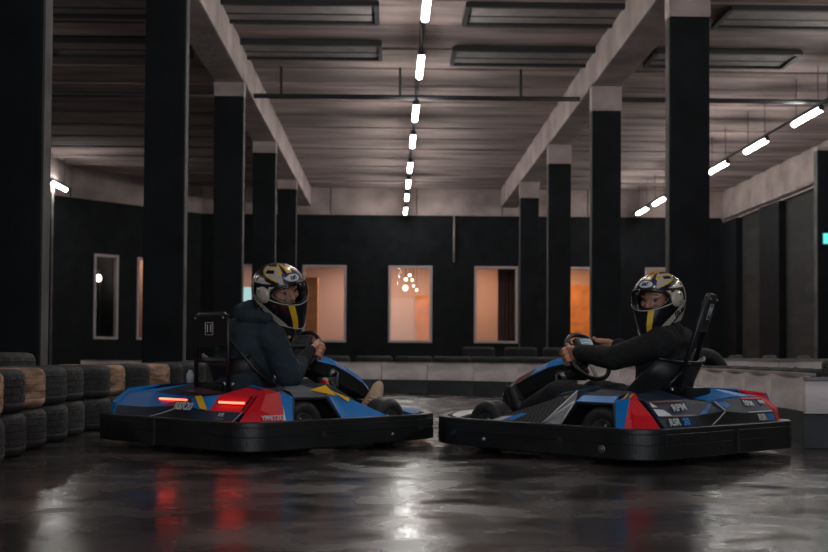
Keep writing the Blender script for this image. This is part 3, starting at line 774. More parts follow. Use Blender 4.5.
        decal(b, rq[(-1, 'mid', 'out')], [(.97, 0), (1.03, 0), (1.03, 1), (.97, 1)], 'steel', T, .010)
        decal(b, rq[(-1, 'low', 'out')], [(.28, .05), (.62, .05), (.60, .35), (.30, .35)], 'steel', T)
    else:
        for s in (1, -1):
            decal(b, rq[(s, 'mid', 'out')], [(.1, .86), (.92, .86), (.92, .97), (.1, .97)], 'darkred' if s > 0 else 'red', T)
            decal(b, rq[(s, 'mid', 'out')], [(.0, .0), (.9, .0), (.9, .06), (.0, .06)], 'darkred' if s > 0 else 'letter', T)
        decal(b, rq[(1, 'mid', 'out')], [(.96, .06), (.62, .06), (.72, .42), (.96, .50)], 'white', T)
        decal(b, rq[(1, 'mid', 'out')], [(.96, .60), (.82, .60), (.94, .92)], 'white', T)
        decal(b, rq[(1, 'mid', 'in')], [(.9, .0), (.62, .0), (.0, .85), (.1, 1.0), (.3, 1.0)], 'midblue', T)
        decal(b, rq[(-1, 'mid', 'in')], [(.2, .2), (.5, .5), (.5, .8), (.1, .9)], 'midblue', T)
        decal(b, rq[(1, 'low', 'in')], [(.62, 0), (.55, 0), (-.02, .9), (-.02, 1.0)], 'letter', T, .008)
        decal(b, rq[(-1, 'mid', 'in')], [(.0, .0), (.06, .0), (.16, .95), (.10, .95)], 'letter', T, .008)
        decal(b, rq[(-1, 'up', 'in')], [(0, .05), (1, .05), (1, .95), (0, .95)], 'blue', T)
        decal(b, rq[(-1, 'up', 'out')], [(0, .05), (1, .05), (1, .9), (0, .9)], 'blue', T)
        decal(b, rq[(-1, 'low', 'out')], [(.62, .1), (.9, .1), (.9, .8), (.62, .8)], 'midblue', T)
    rf = b.build('rear_fairing', root)
    xd = (0, -1, 0)
    if liv['name'] == 'L':
        put_text('lettering', 'RSR20', .056, 'letter', rf, rq[(-1, 'low', 'in')], .16, .92, xd, T, .35, .0014, .022)
        put_text('lettering', 'RSR', .026, 'letter', rf, rq[(-1, 'low', 'out')], .45, .6, xd, T, .3)
    else:
        put_text('lettering', 'RPM', .058, 'letter', rf, rq[(1, 'mid', 'out')], .32, .48, xd, T, .2, .001)
        put_text('lettering', 'RPM', .052, 'letter', rf, rq[(-1, 'mid', 'out')], .22, .55, xd, T, .2, .001)
        put_text('lettering', 'RPM', .034, 'letter', rf, rq[(-1, 'mid', 'out')], .78, .62, xd, T, .2, .001)
        put_text('lettering', 'RSR', .050, 'letter', rf, rq[(1, 'low', 'out')], .68, .45, xd, T, .1, .0012)
        put_text('blue_lettering', '20', .050, 'letter_blue', rf, rq[(1, 'low', 'out')], .36, .45, xd, T, .1, .0015)
        put_text('lettering', 'RSR', .050, 'letter', rf, rq[(-1, 'low', 'out')], .42, .45, xd, T, .1, .0012)
    for q, s in leds:
        n = qnormal(q, T); u0, u1 = (.02, .72) if s > 0 else (.16, .90)
        a_, c_ = bilin(q, u0, .50) + n * .008, bilin(q, u1, .52) + n * .008
        b = MB(); b.tube([a_, c_], .0055, 'led', 10); o = b.build('tail_light', root)
        b = MB(); b.slab([bilin(q, u0 - .04, .42) + n * .005, bilin(q, u1 + .04, .44) + n * .005, bilin(q, u1 + .04, .60) + n * .005, bilin(q, u0 - .04, .58) + n * .005], 'darkred', .003); b.build('light_housing', o)
    # side pods
    for s in (1, -1):
        lv = liv[S[s]]; To = (-.2, s, .3); b = MB()
        xa = xr
        yo = .06 if (s < 0 and liv['name'] == 'L') else 0.
        p_in0, p_in1 = (.05, s * (.535 + yo), .225), (.085, s * (.555 + yo), .285)
        k1, k2, k3 = (.115, s * (.665 + yo * .3), .225), (.12, s * (.66 + yo * .3), .29), (.19, s * (.60 + yo * .6), .368)
        cin = (.165, s * (.545 + yo * .9), .352); inn = (.25 + dx * .5, s * .47, .392)
        e1, e2 = (xa - .185, s * .69, .225), (xa - .165, s * .62, .372)
        g1, g2 = (xa - .125, s * .69, .225), (xa - .085, s * .645, .345)
        c0 = lv['corner']
        panel(b, (p_in0, k1, k2, p_in1), c0, (-1, s * .4, 0)); panel(b, (p_in1, k2, k3, cin), c0, (-1, s * .4, .5)); panel(b, (cin, k3, inn), c0, (-.3, 0, 1))
        if e1[0] > k1[0]:
            panel(b, (k1, e1, e2, k3, k2), c0, To); panel(b, (k3, e2, inn), c0, (0, 0, 1))
        panel(b, (e1, g1, g2, e2), lv['post'], To)
        pt = (xa - .02, s * .50, .395)
        panel(b, (e2, g2, (xa - .08, s * .50, .392), inn), lv['top'], (0, 0, 1))
        h1, h2 = (xa + .15, s * .645, .345), (xa + .215, s * .68, .225)
        # arch top strip and black lip
        panel(b, (g2, h1, (xa + .14, s * .60, .372), (xa - .08, s * .60, .375)), lv['strip'], (0, s * .6, 1))
        panel(b, ((xa - .08, s * .60, .375), (xa + .14, s * .60, .372), (xa + .16, s * .43, .40), (xa - .08, s * .46, .395)), lv['top'], (0, 0, 1))
        b.tube([(g1[0], s * .675, .225), (g2[0] + .005, s * .633, .338), (h1[0] - .005, s * .633, .338), (h2[0], s * .668, .225)], .012, 'steel', 8)
        panel(b, (g1, g2, (xa - .085, s * .46, .345), (xa - .125, s * .46, .2)), 'steel', (1, 0, 0)); panel(b, (h1, h2, (xa + .21, s * .46, .2), (xa + .15, s * .46, .345)), 'steel', (-1, 0, 0))
        # front pod
        pk = (xa + .20, s * .565, .392); f0 = (xa + .33, s * .685, .225); ft = (1.10 if s * near > 0 else 1.12, s * .66, .215); fi = (1.06, s * .40, .215); pki = (xa + .22, s * .42, .385)
        m1, m2 = lv['front'], lv['front2']
        panel(b, (h1, h2, f0, pk), m2, To); panel(b, (pk, f0, ft), m1, To); panel(b, (pk, ft, fi, pki), lv['fronttop'], (.5, 0, 1)); panel(b, (h1, pk, pki, (xa + .15, s * .43, .40)), lv['top'], (0, 0, 1))
        if liv['name'] == 'L':
            b.slab([(xa + .06, s * .607, .379), (xa + .195, s * .580, .402), (xa + .235, s * .625, .345)], 'yellow', .004)
            decal(b, (pk, f0, ft, pk), [(.04, .5), (.50, .40), (.36, .95)], 'yellow', To, .006)
        elif s * near > 0:
            for (a_, c_) in ((h1, f0), (h1, h2), (pk, f0)):
                a_, c_ = V(a_), V(c_); b.tube([a_ + V((0, s * .006, .002)), c_ + V((0, s * .006, .002))], .004, 'white', 6)
            decal(b, (pk, f0, ft, pk), [(.15, .25), (.25, .30), (.2, .42)], 'yellow', To, .005)
            decal(b, (pk, f0, ft, pk), [(.95, .55), (.95, .72), (.72, .72), (.72, .55)], 'letter_blue', To, .005)
            decal(b, (pk, f0, ft, pk), [(.96, .74), (.96, .9), (.84, .9), (.8, .74)], 'white', To, .005)
        pod = b.build('side_pod', root)
        if liv['name'] == 'L' and s == near:
            put_text('lettering', 'YPPETZO', .036, 'letter', pod, ((k1[0], k1[1], .225), e1, e2, k3), .45, .12, (1, 0, 0), To, .1, .0012)
            b = MB(); decal(b, (k1, e1, e2, k3), [(.9, .02), (1.0, .02), (1.0, .5)], 'white', To, .007); b.build('painted_glint', pod)  # small white glint painted on the pod as a decal
        if liv['name'] == 'R' and s == near:
            b = MB()
            for dd in (0, .03): b.tube([(.17 + dd, s * .613, .372), (.20 + dd, s * .55, .386)], .004, 'yellow', 6)
            b.build('yellow_stripe', pod)
    # nose
    b = MB(); nn = liv['nose']
    for s in (1, -1):
        panel(b, ((1.42, 0, .30), (1.42, s * .30, .265), (1.66, s * .30, .235), (1.74, 0, .245)), nn[0], (0, 0, 1))
        panel(b, ((1.42, s * .30, .265), (1.46, s * .50, .215), (1.62, s * .42, .222), (1.66, s * .30, .235)), nn[1], (0, 0, 1))
        panel(b, ((1.42, 0, .30), (1.42, s * .30, .265), (1.40, s * .30, .1), (1.40, 0, .1)), 'steel', (-1, 0, 0))
        panel(b, ((1.66, s * .30, .235), (1.74, 0, .245), (1.80, 0, .14), (1.72, s * .30, .14)), nn[0], (1, 0, 0))
    nf = b.build('nose_fairing', root)
    # steering fairing
    st = [(1.00 + dx * .4, .575, .085, .10), (1.12 + dx * .4, .55, .110, .125), (1.26 + dx * .3, .495, .12, .125), (1.40 + dx * .2, .435, .11, .11), (1.515, .370, .085, .08)]
    b = MB(); rr = []
    for (x, z, hw, th) in st: rr.append([(x, -hw, z - .045), (x + .01, -hw * .5, z), (x + .01, hw * .5, z), (x, hw, z - .045), (x - .03, hw * .9, z - th), (x - .03, -hw * .9, z - th)])
    fm = liv['column']
    for i in range(4):
        for k in range(6):
            q = [rr[i][k], rr[i][(k + 1) % 6], rr[i + 1][(k + 1) % 6], rr[i + 1][k]]
            b.face(q, fm[i] if k in (0, 1, 2) else 'steel')
    b.face(rr[0][::-1], 'steel'); b.face(rr[-1], fm[3]); bmesh.ops.remove_doubles(b.bm, verts=b.bm.verts[:], dist=1e-4)
    sf = b.build('steering_fairing', root)
    q = (rr[1][3], rr[2][3], rr[2][2], rr[1][2]) if near > 0 else (rr[1][0], rr[2][0], rr[2][1], rr[1][1])
    b = MB()
    for k in range(4): decal(b, q, [(.22 + .16 * k, .15), (.30 + .16 * k, .15), (.34 + .16 * k, .85), (.26 + .16 * k, .85)], 'letter', (0, near, .8), .003, .002)
    b.build('white_marks', sf)
    b = MB(); b.tube([(1.48, .06, .37), (1.60, .09, .1)], .011, 'steel'); b.tube([(1.48, -.06, .37), (1.60, -.09, .1)], .011, 'steel'); b.tube([(1.30, 0, .40), (1.42, 0, .09)], .012, 'steel'); b.build('fairing_stay', sf)
    # steering column and wheel
    cx, cz = .925 + dx * .38, .572 if dx else .560
    aw = math.radians(58); U = V((math.cos(aw), 0, math.sin(aw))); Nn = V((-math.sin(aw), 0, math.cos(aw))); Y = V((0, 1, 0)); C0 = V((cx, 0, cz))
    b = MB(); Rw = .155; ring = []
    for k in range(48):
        a = 2 * PI * k / 48; rr_ = Rw * (1 - .10 * max(0, -math.sin(a)) ** 3); ring.append(C0 + Y * rr_ * math.cos(a) * 1.04 + U * rr_ * math.sin(a))
    b.tube(ring, .0135, 'steel', 10, closed=True)
    sw = b.build('steering_wheel', root)
    b = MB()
    for a in (0, PI, -PI / 2): b.slab([C0 + Y * .02 * math.cos(a + 1.3) + U * .02 * math.sin(a + 1.3), C0 + (Y * math.cos(a) + U * math.sin(a)) * .15 + (Y * -math.sin(a) + U * math.cos(a)) * .012, C0 + (Y * math.cos(a) + U * math.sin(a)) * .15 - (Y * -math.sin(a) + U * math.cos(a)) * .012, C0 + Y * .02 * math.cos(a - 1.3) + U * .02 * math.sin(a - 1.3)], 'alu' if a else 'steel', .006)
    b.cyl(C0 - Nn * .03, C0 + Nn * .012, .035, 'steel', seg=20); b.build('spokes', sw)
    Rm = Matrix((Y, U, Nn)).transposed()
    b = MB(); b.box(C0 + U * .075 + Nn * .016, (.14, .085, .035), 'grey_cover', Rm, bev=.012); hs = b.build('display_housing', sw)
    b = MB(); b.box(C0 + U * .078 + Nn * .036, (.10, .055, .004), 'display' if near > 0 else 'grey_cover', Rm); b.build('display', sw)
    b = MB()
    for k in range(3): b.box(C0 + U * (.095 - .017 * k) + Nn * .0392 + Y * (.01 * k - .01), (.07 - .02 * k, .006, .002), 'letter' if near > 0 else 'steel', Rm)
    b.build('display_marks', sw)
    b = MB(); b.tube([C0 - Nn * .02, (1.28 + dx * .5, 0, .27), (1.36, 0, .12)], .013, 'steel')
    b.box((1.02 + dx, .03, .46), (.12, .16, .06), 'steel', bev=.015); b.box((1.0 + dx, near * .10, .40), (.10, .09, .07), 'grey_cover', bev=.015)
    b.tube([(.98 + dx, near * .1, .43), (.95 + dx, near * .20, .38), (.93 + dx, near * .26, .28)], .012, 'steel'); b.tube([(1.02 + dx, near * .07, .50), (1.04 + dx, near * .14, .46), (1.0 + dx, near * .17, .38)], .008, 'grey_cover')
    b.cyl((.99 + dx, near * .12, .44), (.99 + dx, near * .15, .47), .014, 'alu'); b.build('steering_column', root)
    # pedals
    for s in (1, -1):
        b = MB(); b.tube([(1.46, s * .17, .09), (1.52, s * .17, .24)], .010, 'chrome'); b.box((1.525, s * .17, .25), (.02, .09, .05), 'steel', Euler((0, -.3, 0))); b.build('pedal', root)
    # seat
    b = MB(); x0 = .29 + dx; cl = [(x0 - .055, .535), (x0 - .02, .44), (x0 + .01, .34), (x0 + .05, .24), (x0 + .13, .165), (x0 + .26, .135), (x0 + .40, .15), (x0 + .52, .185)]
    hw = [.195, .20, .205, .205, .20, .195, .185, .17]; dep = [.07, .13, .19, .22, .20, .14, .09, .05]
    N = 14; outer = []; inner = []
    for i, (x, z) in enumerate(cl):
        a = V((*cl[max(i - 1, 0)], 0)); c = V((*cl[min(i + 1, len(cl) - 1)], 0)); t = (c - a).normalized(); nx, nz = -t.y, t.x
        if nx * 1 + nz * 1 < 0: nx, nz = -nx, -nz
        ro, ri = [], []
        for k in range(N + 1):
            u = -1 + 2 * k / N; w_ = abs(u) ** 2.6 * dep[i]; yy = hw[i] * math.copysign(abs(u) ** .8, u) * (1 + .08 * abs(u) ** 4)
            ro.append((x + nx * w_, yy, z + nz * w_)); ri.append((x + nx * (w_ + .012) , yy * .94, z + nz * (w_ + .012)))
        outer.append(ro); inner.append(ri)
    im = b.mi('plastic_soft'); VO = [[b.bm.verts.new(p) for p in r] for r in outer]; VI = [[b.bm.verts.new(p) for p in r] for r in inner]
    def ff(*v):
        f = b.bm.faces.new(v); f.material_index = im; f.smooth = True
    for i in range(len(cl) - 1):
        for k in range(N):
            ff(VO[i][k], VO[i][k + 1], VO[i + 1][k + 1], VO[i + 1][k]); ff(VI[i][k], VI[i + 1][k], VI[i + 1][k + 1], VI[i][k + 1])
        ff(VO[i][0], VO[i + 1][0], VI[i + 1][0], VI[i][0]); ff(VO[i][N], VI[i][N], VI[i + 1][N], VO[i + 1][N])
    for k in range(N): ff(VO[0][k], VI[0][k], VI[0][k + 1], VO[0][k + 1]); ff(VO[-1][k], VO[-1][k + 1], VI[-1][k + 1], VI[-1][k])
    seat = b.build('seat', root)
    b = MB(); b.tube([(outer[0][k][0], outer[0][k][1], outer[0][k][2] + .004) for k in range(N + 1)], .010, 'steel', 8); b.build('seat_rim', seat)
    b = MB()
    for yy in (-.10, -.03, .06, .12): b.cyl((x0 - .005, yy, .40), (x0 - .03, yy, .40), .012, 'chrome' if yy != .06 else 'steel', seg=12)
    b.build('seat_bolt', seat)
    b = MB()
    for s in (1, -1): b.cyl((x0 + .08, s * .225, .30), (x0 + .10, s * .45, .13), .012, 'steel'); b.box((x0 + .15, s * .20, .12), (.05, .05, .10), 'steel', bev=.008)
    b.build('seat_stay', seat)
    # headrest frame with number plate
    hr = empty('headrest', (.245 + dx * .68, 0, 0), ps_yaw); hr.parent = root
    hwf = .145 if number == '11' else .105; lean = -.01 if number == '11' else -.125
    pz0, pz1 = (.610, .790) if number == '11' else (.698, .888)
    def hx(z): return lean * (z - .53) / .4
    b = MB()
    b.tube([(hx(.36), -hwf, .36), (hx(pz1 - .03), -hwf, pz1 - .03), (hx(pz1), -hwf + .03, pz1), (hx(pz1), hwf - .03, pz1), (hx(pz1 - .03), hwf, pz1 - .03), (hx(.36), hwf, .36)], .0125, 'steel')
    b.tube([(hx(.53), -hwf, .53), (hx(.53), hwf, .53)], .010, 'steel'); b.build('frame', hr)
    b = MB(); zc = (pz0 + pz1) / 2; ang = math.atan2(lean, .4)
    b.box((hx(zc) - .004, 0, zc), (.022, hwf * 2 + .012, pz1 - pz0), 'plastic_soft', Euler((0, ang, 0)), bev=.009); pl = b.build('number_plate', hr)
    xq = hx(zc + .01) - .0185
    text_mesh('number', number, .060 if number == '11' else .066, 'letter', pl, (xq, 0 if number == '11' else .0, zc + .01), (0, -1, 0), (-math.sin(-ang), 0, 1), 0, .0012, .0008)
    b = MB()                                              # square outline round the number
    w2, h2_ = (.034, .034) if number == '11' else (.034, .038)
    for (a_, c_) in (((-w2, -h2_), (w2, -h2_)), ((w2, -h2_), (w2, h2_)), ((w2, h2_), (-w2, h2_)), ((-w2, h2_), (-w2, -h2_))):
        b.tube([(xq - a_[1] * math.tan(-ang) * 1, a_[0], zc + .01 + a_[1]), (xq - c_[1] * math.tan(-ang) * 1, c_[0], zc + .01 + c_[1])], .0018, 'letter', 5)
    b.build('number_frame', pl)
    b = MB()
    for s in (1, -1): b.cyl((hx(pz1 - .02) - .012, s * (hwf - .02), pz1 - .02), (hx(pz1 - .02) - .022, s * (hwf - .02), pz1 - .02), .006, 'chrome', seg=10)
    b.build('plate_bolt', pl)
    b = MB()
    if number != '11': b.tube([(hx(.50), near * hwf, .50), (.10, near * (hwf + .05), .40)], .0095, 'steel')
    else: b.tube([(hx(.66), near * hwf, .66), (.14, near * (hwf + .08), .47), (.30, near * (hwf + .16), .33)], .0095, 'steel')
    b.build('brace', hr)
    # engine behind the seat
    b = MB(); b.box((x0 - .06, 0, .27), (.14, .34, .16), 'steel', bev=.02); b.box((x0 - .03, near * -.06, .38), (.08, .20, .06), 'steel', bev=.02)
    for k in range(5): b.box((x0 - .075, near * .1, .24 + .022 * k), (.05, .12, .007), 'grey_cover')
    b.cyl((x0 - .02, -near * .30, .20), (x0 - .02, -near * .18, .20), .055, 'alu', seg=20); b.build('engine', root)
    if liv['name'] == 'L':
        b = MB(); b.lathe([(.001, -.04), (.020, -.04), (.022, .01), (.012, .025), (.012, .035), (.001, .035)], 'letter', 16, Matrix.Translation((x0 - .02, .29, .44)))
        b.cyl((x0 - .02, .29, .30), (x0 - .02, .29, .40), .012, 'steel'); b.cyl((x0 - .02, .29, .30), (x0 - .02, .15, .30), .01, 'steel'); b.build('oil_bottle', root)
        b = MB(); b.tube([(.99, -.25, .30), (1.02, -.2, .40), (1.08, -.10, .41), (1.14, -.02, .36)], .016, 'red'); b.tube([(1.06, -.14, .42), (1.12, -.12, .41), (1.17, -.08, .36)], .015, 'tan'); b.build('fuel_hose', root)
    else:
        b = MB(); b.tube([(.60, .35, .40), (.75, .42, .36), (.95, .36, .27), (1.1, .30, .26)], .014, 'teal'); b.build('hose', root)
    return root

livL = dict(name='L', led=True, steer=.12, nose=('navy', 'midblue'), column=('blue', 'blue', 'blue', 'midblue'),
            left=dict(lowin='navy', lowout='navy', midin='midblue', midout='midblue', upin='navy', upout='blue', corner='blue', post='blue', top='navy', strip='blue', front='blue', front2='blue', fronttop='blue'),
            right=dict(lowin='navy', lowout='navy', midin='blue', midout='red', upin='navy', upout='red', corner='red', post='blue', top='navy', strip='navy', front='blue', front2='blue', fronttop='midblue'))
livR = dict(name='R', led=False, steer=-.10, nose=('silver', 'silver'), column=('blue', 'blue', 'darkred', 'silver'),
            left=dict(lowin='steel', lowout='navy', midin='navy', midout='navy', upin='navy', upout='navy', corner='red', post='blue', top='navy', strip='blue', front='carbon', front2='silver', fronttop='teal'),
            right=dict(lowin='steel', lowout='steel', midin='navy', midout='navy', upin='blue', upout='blue', corner='red', post='blue', top='blue', strip='blue', front='carbon', front2='silver', fronttop='teal'))
GS = 1.08
def grow(root, wheels=True):
    """bring a vehicle or rider built at model size to its real size and seat it on the floor"""
    T = Matrix.Translation((0, 0, -.046)) @ Matrix.Scale(GS, 4)
    def meshes(o, mtx):
        done = set()
        for c in [o] + list(o.children_recursive):
            if c.type == 'MESH' and c.data.name not in done: done.add(c.data.name); c.data.transform(mtx)
    if root.type == 'MESH': meshes(root, T); return
    for c in [k for k in COL.objects if k.parent == root]:
        if c.name.startswith('wheel'):
            m = sum((v.co for v in c.data.vertices), V()) / len(c.data.vertices)
            meshes(c, Matrix.Translation((m.x * GS, m.y * GS, 0)) @ Matrix.Scale(1.04, 4) @ Matrix.Translation((-m.x, -m.y, 0)))
        elif c.type == 'EMPTY':
            c.location = T @ c.location; c.location.z = -.046; meshes(c, Matrix.Scale(GS, 4))
        else: meshes(c, T)
KL = ((-1.228 * GS, 6.045 * GS), math.radians(46.5)); KR = ((1.727 * GS, 5.655 * GS), math.radians(131))
grow(make_kart(*KL, .13, -1, livL, 'blue and red kart with number 11 plate and two glowing red tail strips, at left', '11', 0.))
grow(make_kart(*KR, 0., 1, livR, 'dark navy kart with number 9 plate and red corner panels, at right', '9', .38))

# ---------------------------------------------------------------- people
def capsule(b, p0, p1, r0, r1, m, sx=None, seg=18):
    """closed tapered round limb; sx = (axis, factor) squashes along an axis"""
    p0, p1 = V(p0), V(p1); L = (p1 - p0).length; t = (p1 - p0).normalized() if L > 1e-6 else V((0, 0, 1))
    up = V((0, 0, 1)) if abs(t.z) < .9 else V((1, 0, 0)); a = t.cross(up).normalized(); c = a.cross(t)
    prof = []
    for k in range(1, 6): q = PI / 2 * k / 6; prof.append((r0 * math.sin(q), -r0 * math.cos(q)))
    for k in range(5): prof.append((r0 + (r1 - r0) * k / 4, L * k / 4))
    for k in range(1, 6): q = PI / 2 * k / 6; prof.append((r1 * math.cos(q), L + r1 * math.sin(q)))
    i0 = b.mi(m); rings = []
    def sq(v):
        if sx:
            ax, f = sx; ax = V(ax).normalized(); mid = (p0 + p1) / 2; dd = (v - mid).dot(ax); v = v - ax * dd * (1 - f)
        return v
    for r, z in prof: rings.append([b.bm.verts.new(sq(p0 + t * z + (a * math.cos(2 * PI * k / seg) + c * math.sin(2 * PI * k / seg)) * r)) for k in range(seg)])
    for i in range(len(rings) - 1):
        for k in range(seg): b.bm.faces.new((rings[i][k], rings[i][(k + 1) % seg], rings[i + 1][(k + 1) % seg], rings[i + 1][k])).material_index = i0
    b.bm.faces.new(rings[0][::-1]); b.bm.faces.new(rings[-1])
def chain(b, pts, radii, m, sx=None):
    for i in range(len(pts) - 1): capsule(b, pts[i], pts[i + 1], radii[i], radii[i + 1], m, sx)
def fuse(b, name, m, voxel, parent=None, smooth=4, wrinkle=0., wscale=9., seed=0., decimate=None):
    """union of the closed pieces as one continuous skin"""
    me = bpy.data.meshes.new(name); bmesh.ops.recalc_face_normals(b.bm, faces=b.bm.faces[:]); b.bm.to_mesh(me); b.bm.free()
    o = bpy.data.objects.new(name, me); COL.objects.link(o)
    md = o.modifiers.new('r', 'REMESH'); md.mode = 'VOXEL'; md.voxel_size = voxel; md.use_smooth_shade = True
    bpy.context.view_layer.update()
    me2 = bpy.data.meshes.new_from_object(o.evaluated_get(bpy.context.evaluated_depsgraph_get())); o.modifiers.clear(); o.data = me2; bpy.data.meshes.remove(me)
    bm = bmesh.new(); bm.from_mesh(me2)
    for _ in range(smooth): bmesh.ops.smooth_vert(bm, verts=bm.verts[:], factor=.5, use_axis_x=True, use_axis_y=True, use_axis_z=True)
    if wrinkle:
        bm.normal_update()
        for v in bm.verts:
            p = v.co; q = V((p.x * wscale + seed, p.y * wscale * .8, p.z * wscale * 1.5 + p.x * 4))
            n1 = noise.noise(q); n2 = noise.noise(q * 2.3 + V((5, 1, 2)))
            v.co += v.normal * wrinkle * ((1 - 2.2 * abs(n1)) + .5 * (1 - 2 * abs(n2)))
    for f in bm.faces: f.smooth = True; f.material_index = 0
    bm.to_mesh(me2); bm.free(); me2.materials.clear(); me2.materials.append(M[m]); me2.name = name
    if parent: o.parent = parent
    return o

def rot_frame(yaw_, pitch_, roll_):
    return (Matrix.Rotation(yaw_, 3, 'Z') @ Matrix.Rotation(pitch_, 3, 'Y') @ Matrix.Rotation(roll_, 3, 'X'))

def hsurf(az, z, off=0.):
    """helmet outer surface: az in degrees (0 = forward, + = left), z height"""
    a = math.radians(az); ca, sa = math.cos(a), math.sin(a)
    if z >= 0:
        t = min(1., z / .157); s = max(0., 1 - t ** 2.25) ** .5
    else:
        t = -z / .165; s = 1 - .13 * t ** 2.2
    fr, bk, sd = .158, .172, .130
    fx = fr if ca > 0 else bk
    if z < 0:
        t = -z / .165
        if ca > 0: fx = fr * (1 + .14 * min(1, t * 1.5) * ca ** 2); 
        else: fx = bk * (1 - .22 * t ** 1.6)
        sd = .130 * (1 - .10 * t ** 2 * (1 + .8 * max(0, ca)))
    # pointed chin
    x = fx * s * ca; y = sd * s * sa
    if z < -.03 and ca > 0: y *= 1 - .22 * ca ** 2 * min(1, (-z - .03) / .1)
    zz = z
    if z < 0: zz = z + (.022 * (-z / .165)) * (-ca) + (-.012 * (-z / .165)) * max(0, ca) + .02 * (-z / .165) * abs(sa) ** 2
    p = V((x, y, zz))
    if off: p += V((ca, sa, z / .157 * s if z > 0 else 0)).normalized() * off
    return p
def hcol(az, z, side=1):
    a = abs(az); near_ = az * side > 0
    if z > 0:
        if a < 64 and .058 < z < .070: return 'h_black'                     # brow band
        if z >= .070:
            if a < 30 and z < .120: return 'h_black' if z < .104 else 'h_blue'
            if a < 13 and z > .118: return 'h_yellow'
            if a < 26 and z > .112: return 'h_blue' if a > 20 else 'h_black'
            if z > .150: return 'h_yellow' if a < 40 else 'h_black'
            lo = .086 + (a - 50) * .0009                                  # dark flash rising over the ear
            if 38 < a < 150 and lo - .018 - (a - 38) * .0001 < z < lo: return 'h_black'
            if 44 < a < 110 and lo <= z < lo + .006: return 'h_yellow'
            if 52 < a < 84 and .122 < z < .138: return 'h_black'
            if 50 < a < 86 and .138 <= z < .143: return 'h_yellow'
            if 100 < a < 150 and lo - .05 < z < lo: return 'h_black'
            if a > 158: return 'h_black'
            if 28 < a < 40 and .118 < z < .140: return 'h_yellow'
            return 'h_cream'
        if 64 <= a < 112 and z > .050: return 'h_black'
        if 98 <= a < 110: return 'h_black'
        return 'h_cream'
    if a < 12: return 'h_black'
    if a < 34 and z < -.040: return 'h_yellow' if (near_ and 13 < a < 29) else 'h_black'
    c = 36 + (z + .165) * 400                                             # pale jaw stripe sweeping to the chin
    if a < c: return 'h_black'
    if a < c + 22: return 'h_cream'
    if a < c + 30 and z < -.02: return 'h_black'
    if z < -.140: return 'h_black'
    return 'h_cream'
def in_open(az, z):
    a = abs(az); top = .060 - .012 * (a / 60) ** 2; bot = -.038 + .026 * (a / 60) ** 2
    return a < 60 and bot < z < top and ((a / 60) ** 4 + (abs(z - .013) / .051) ** 6 < 1.25)
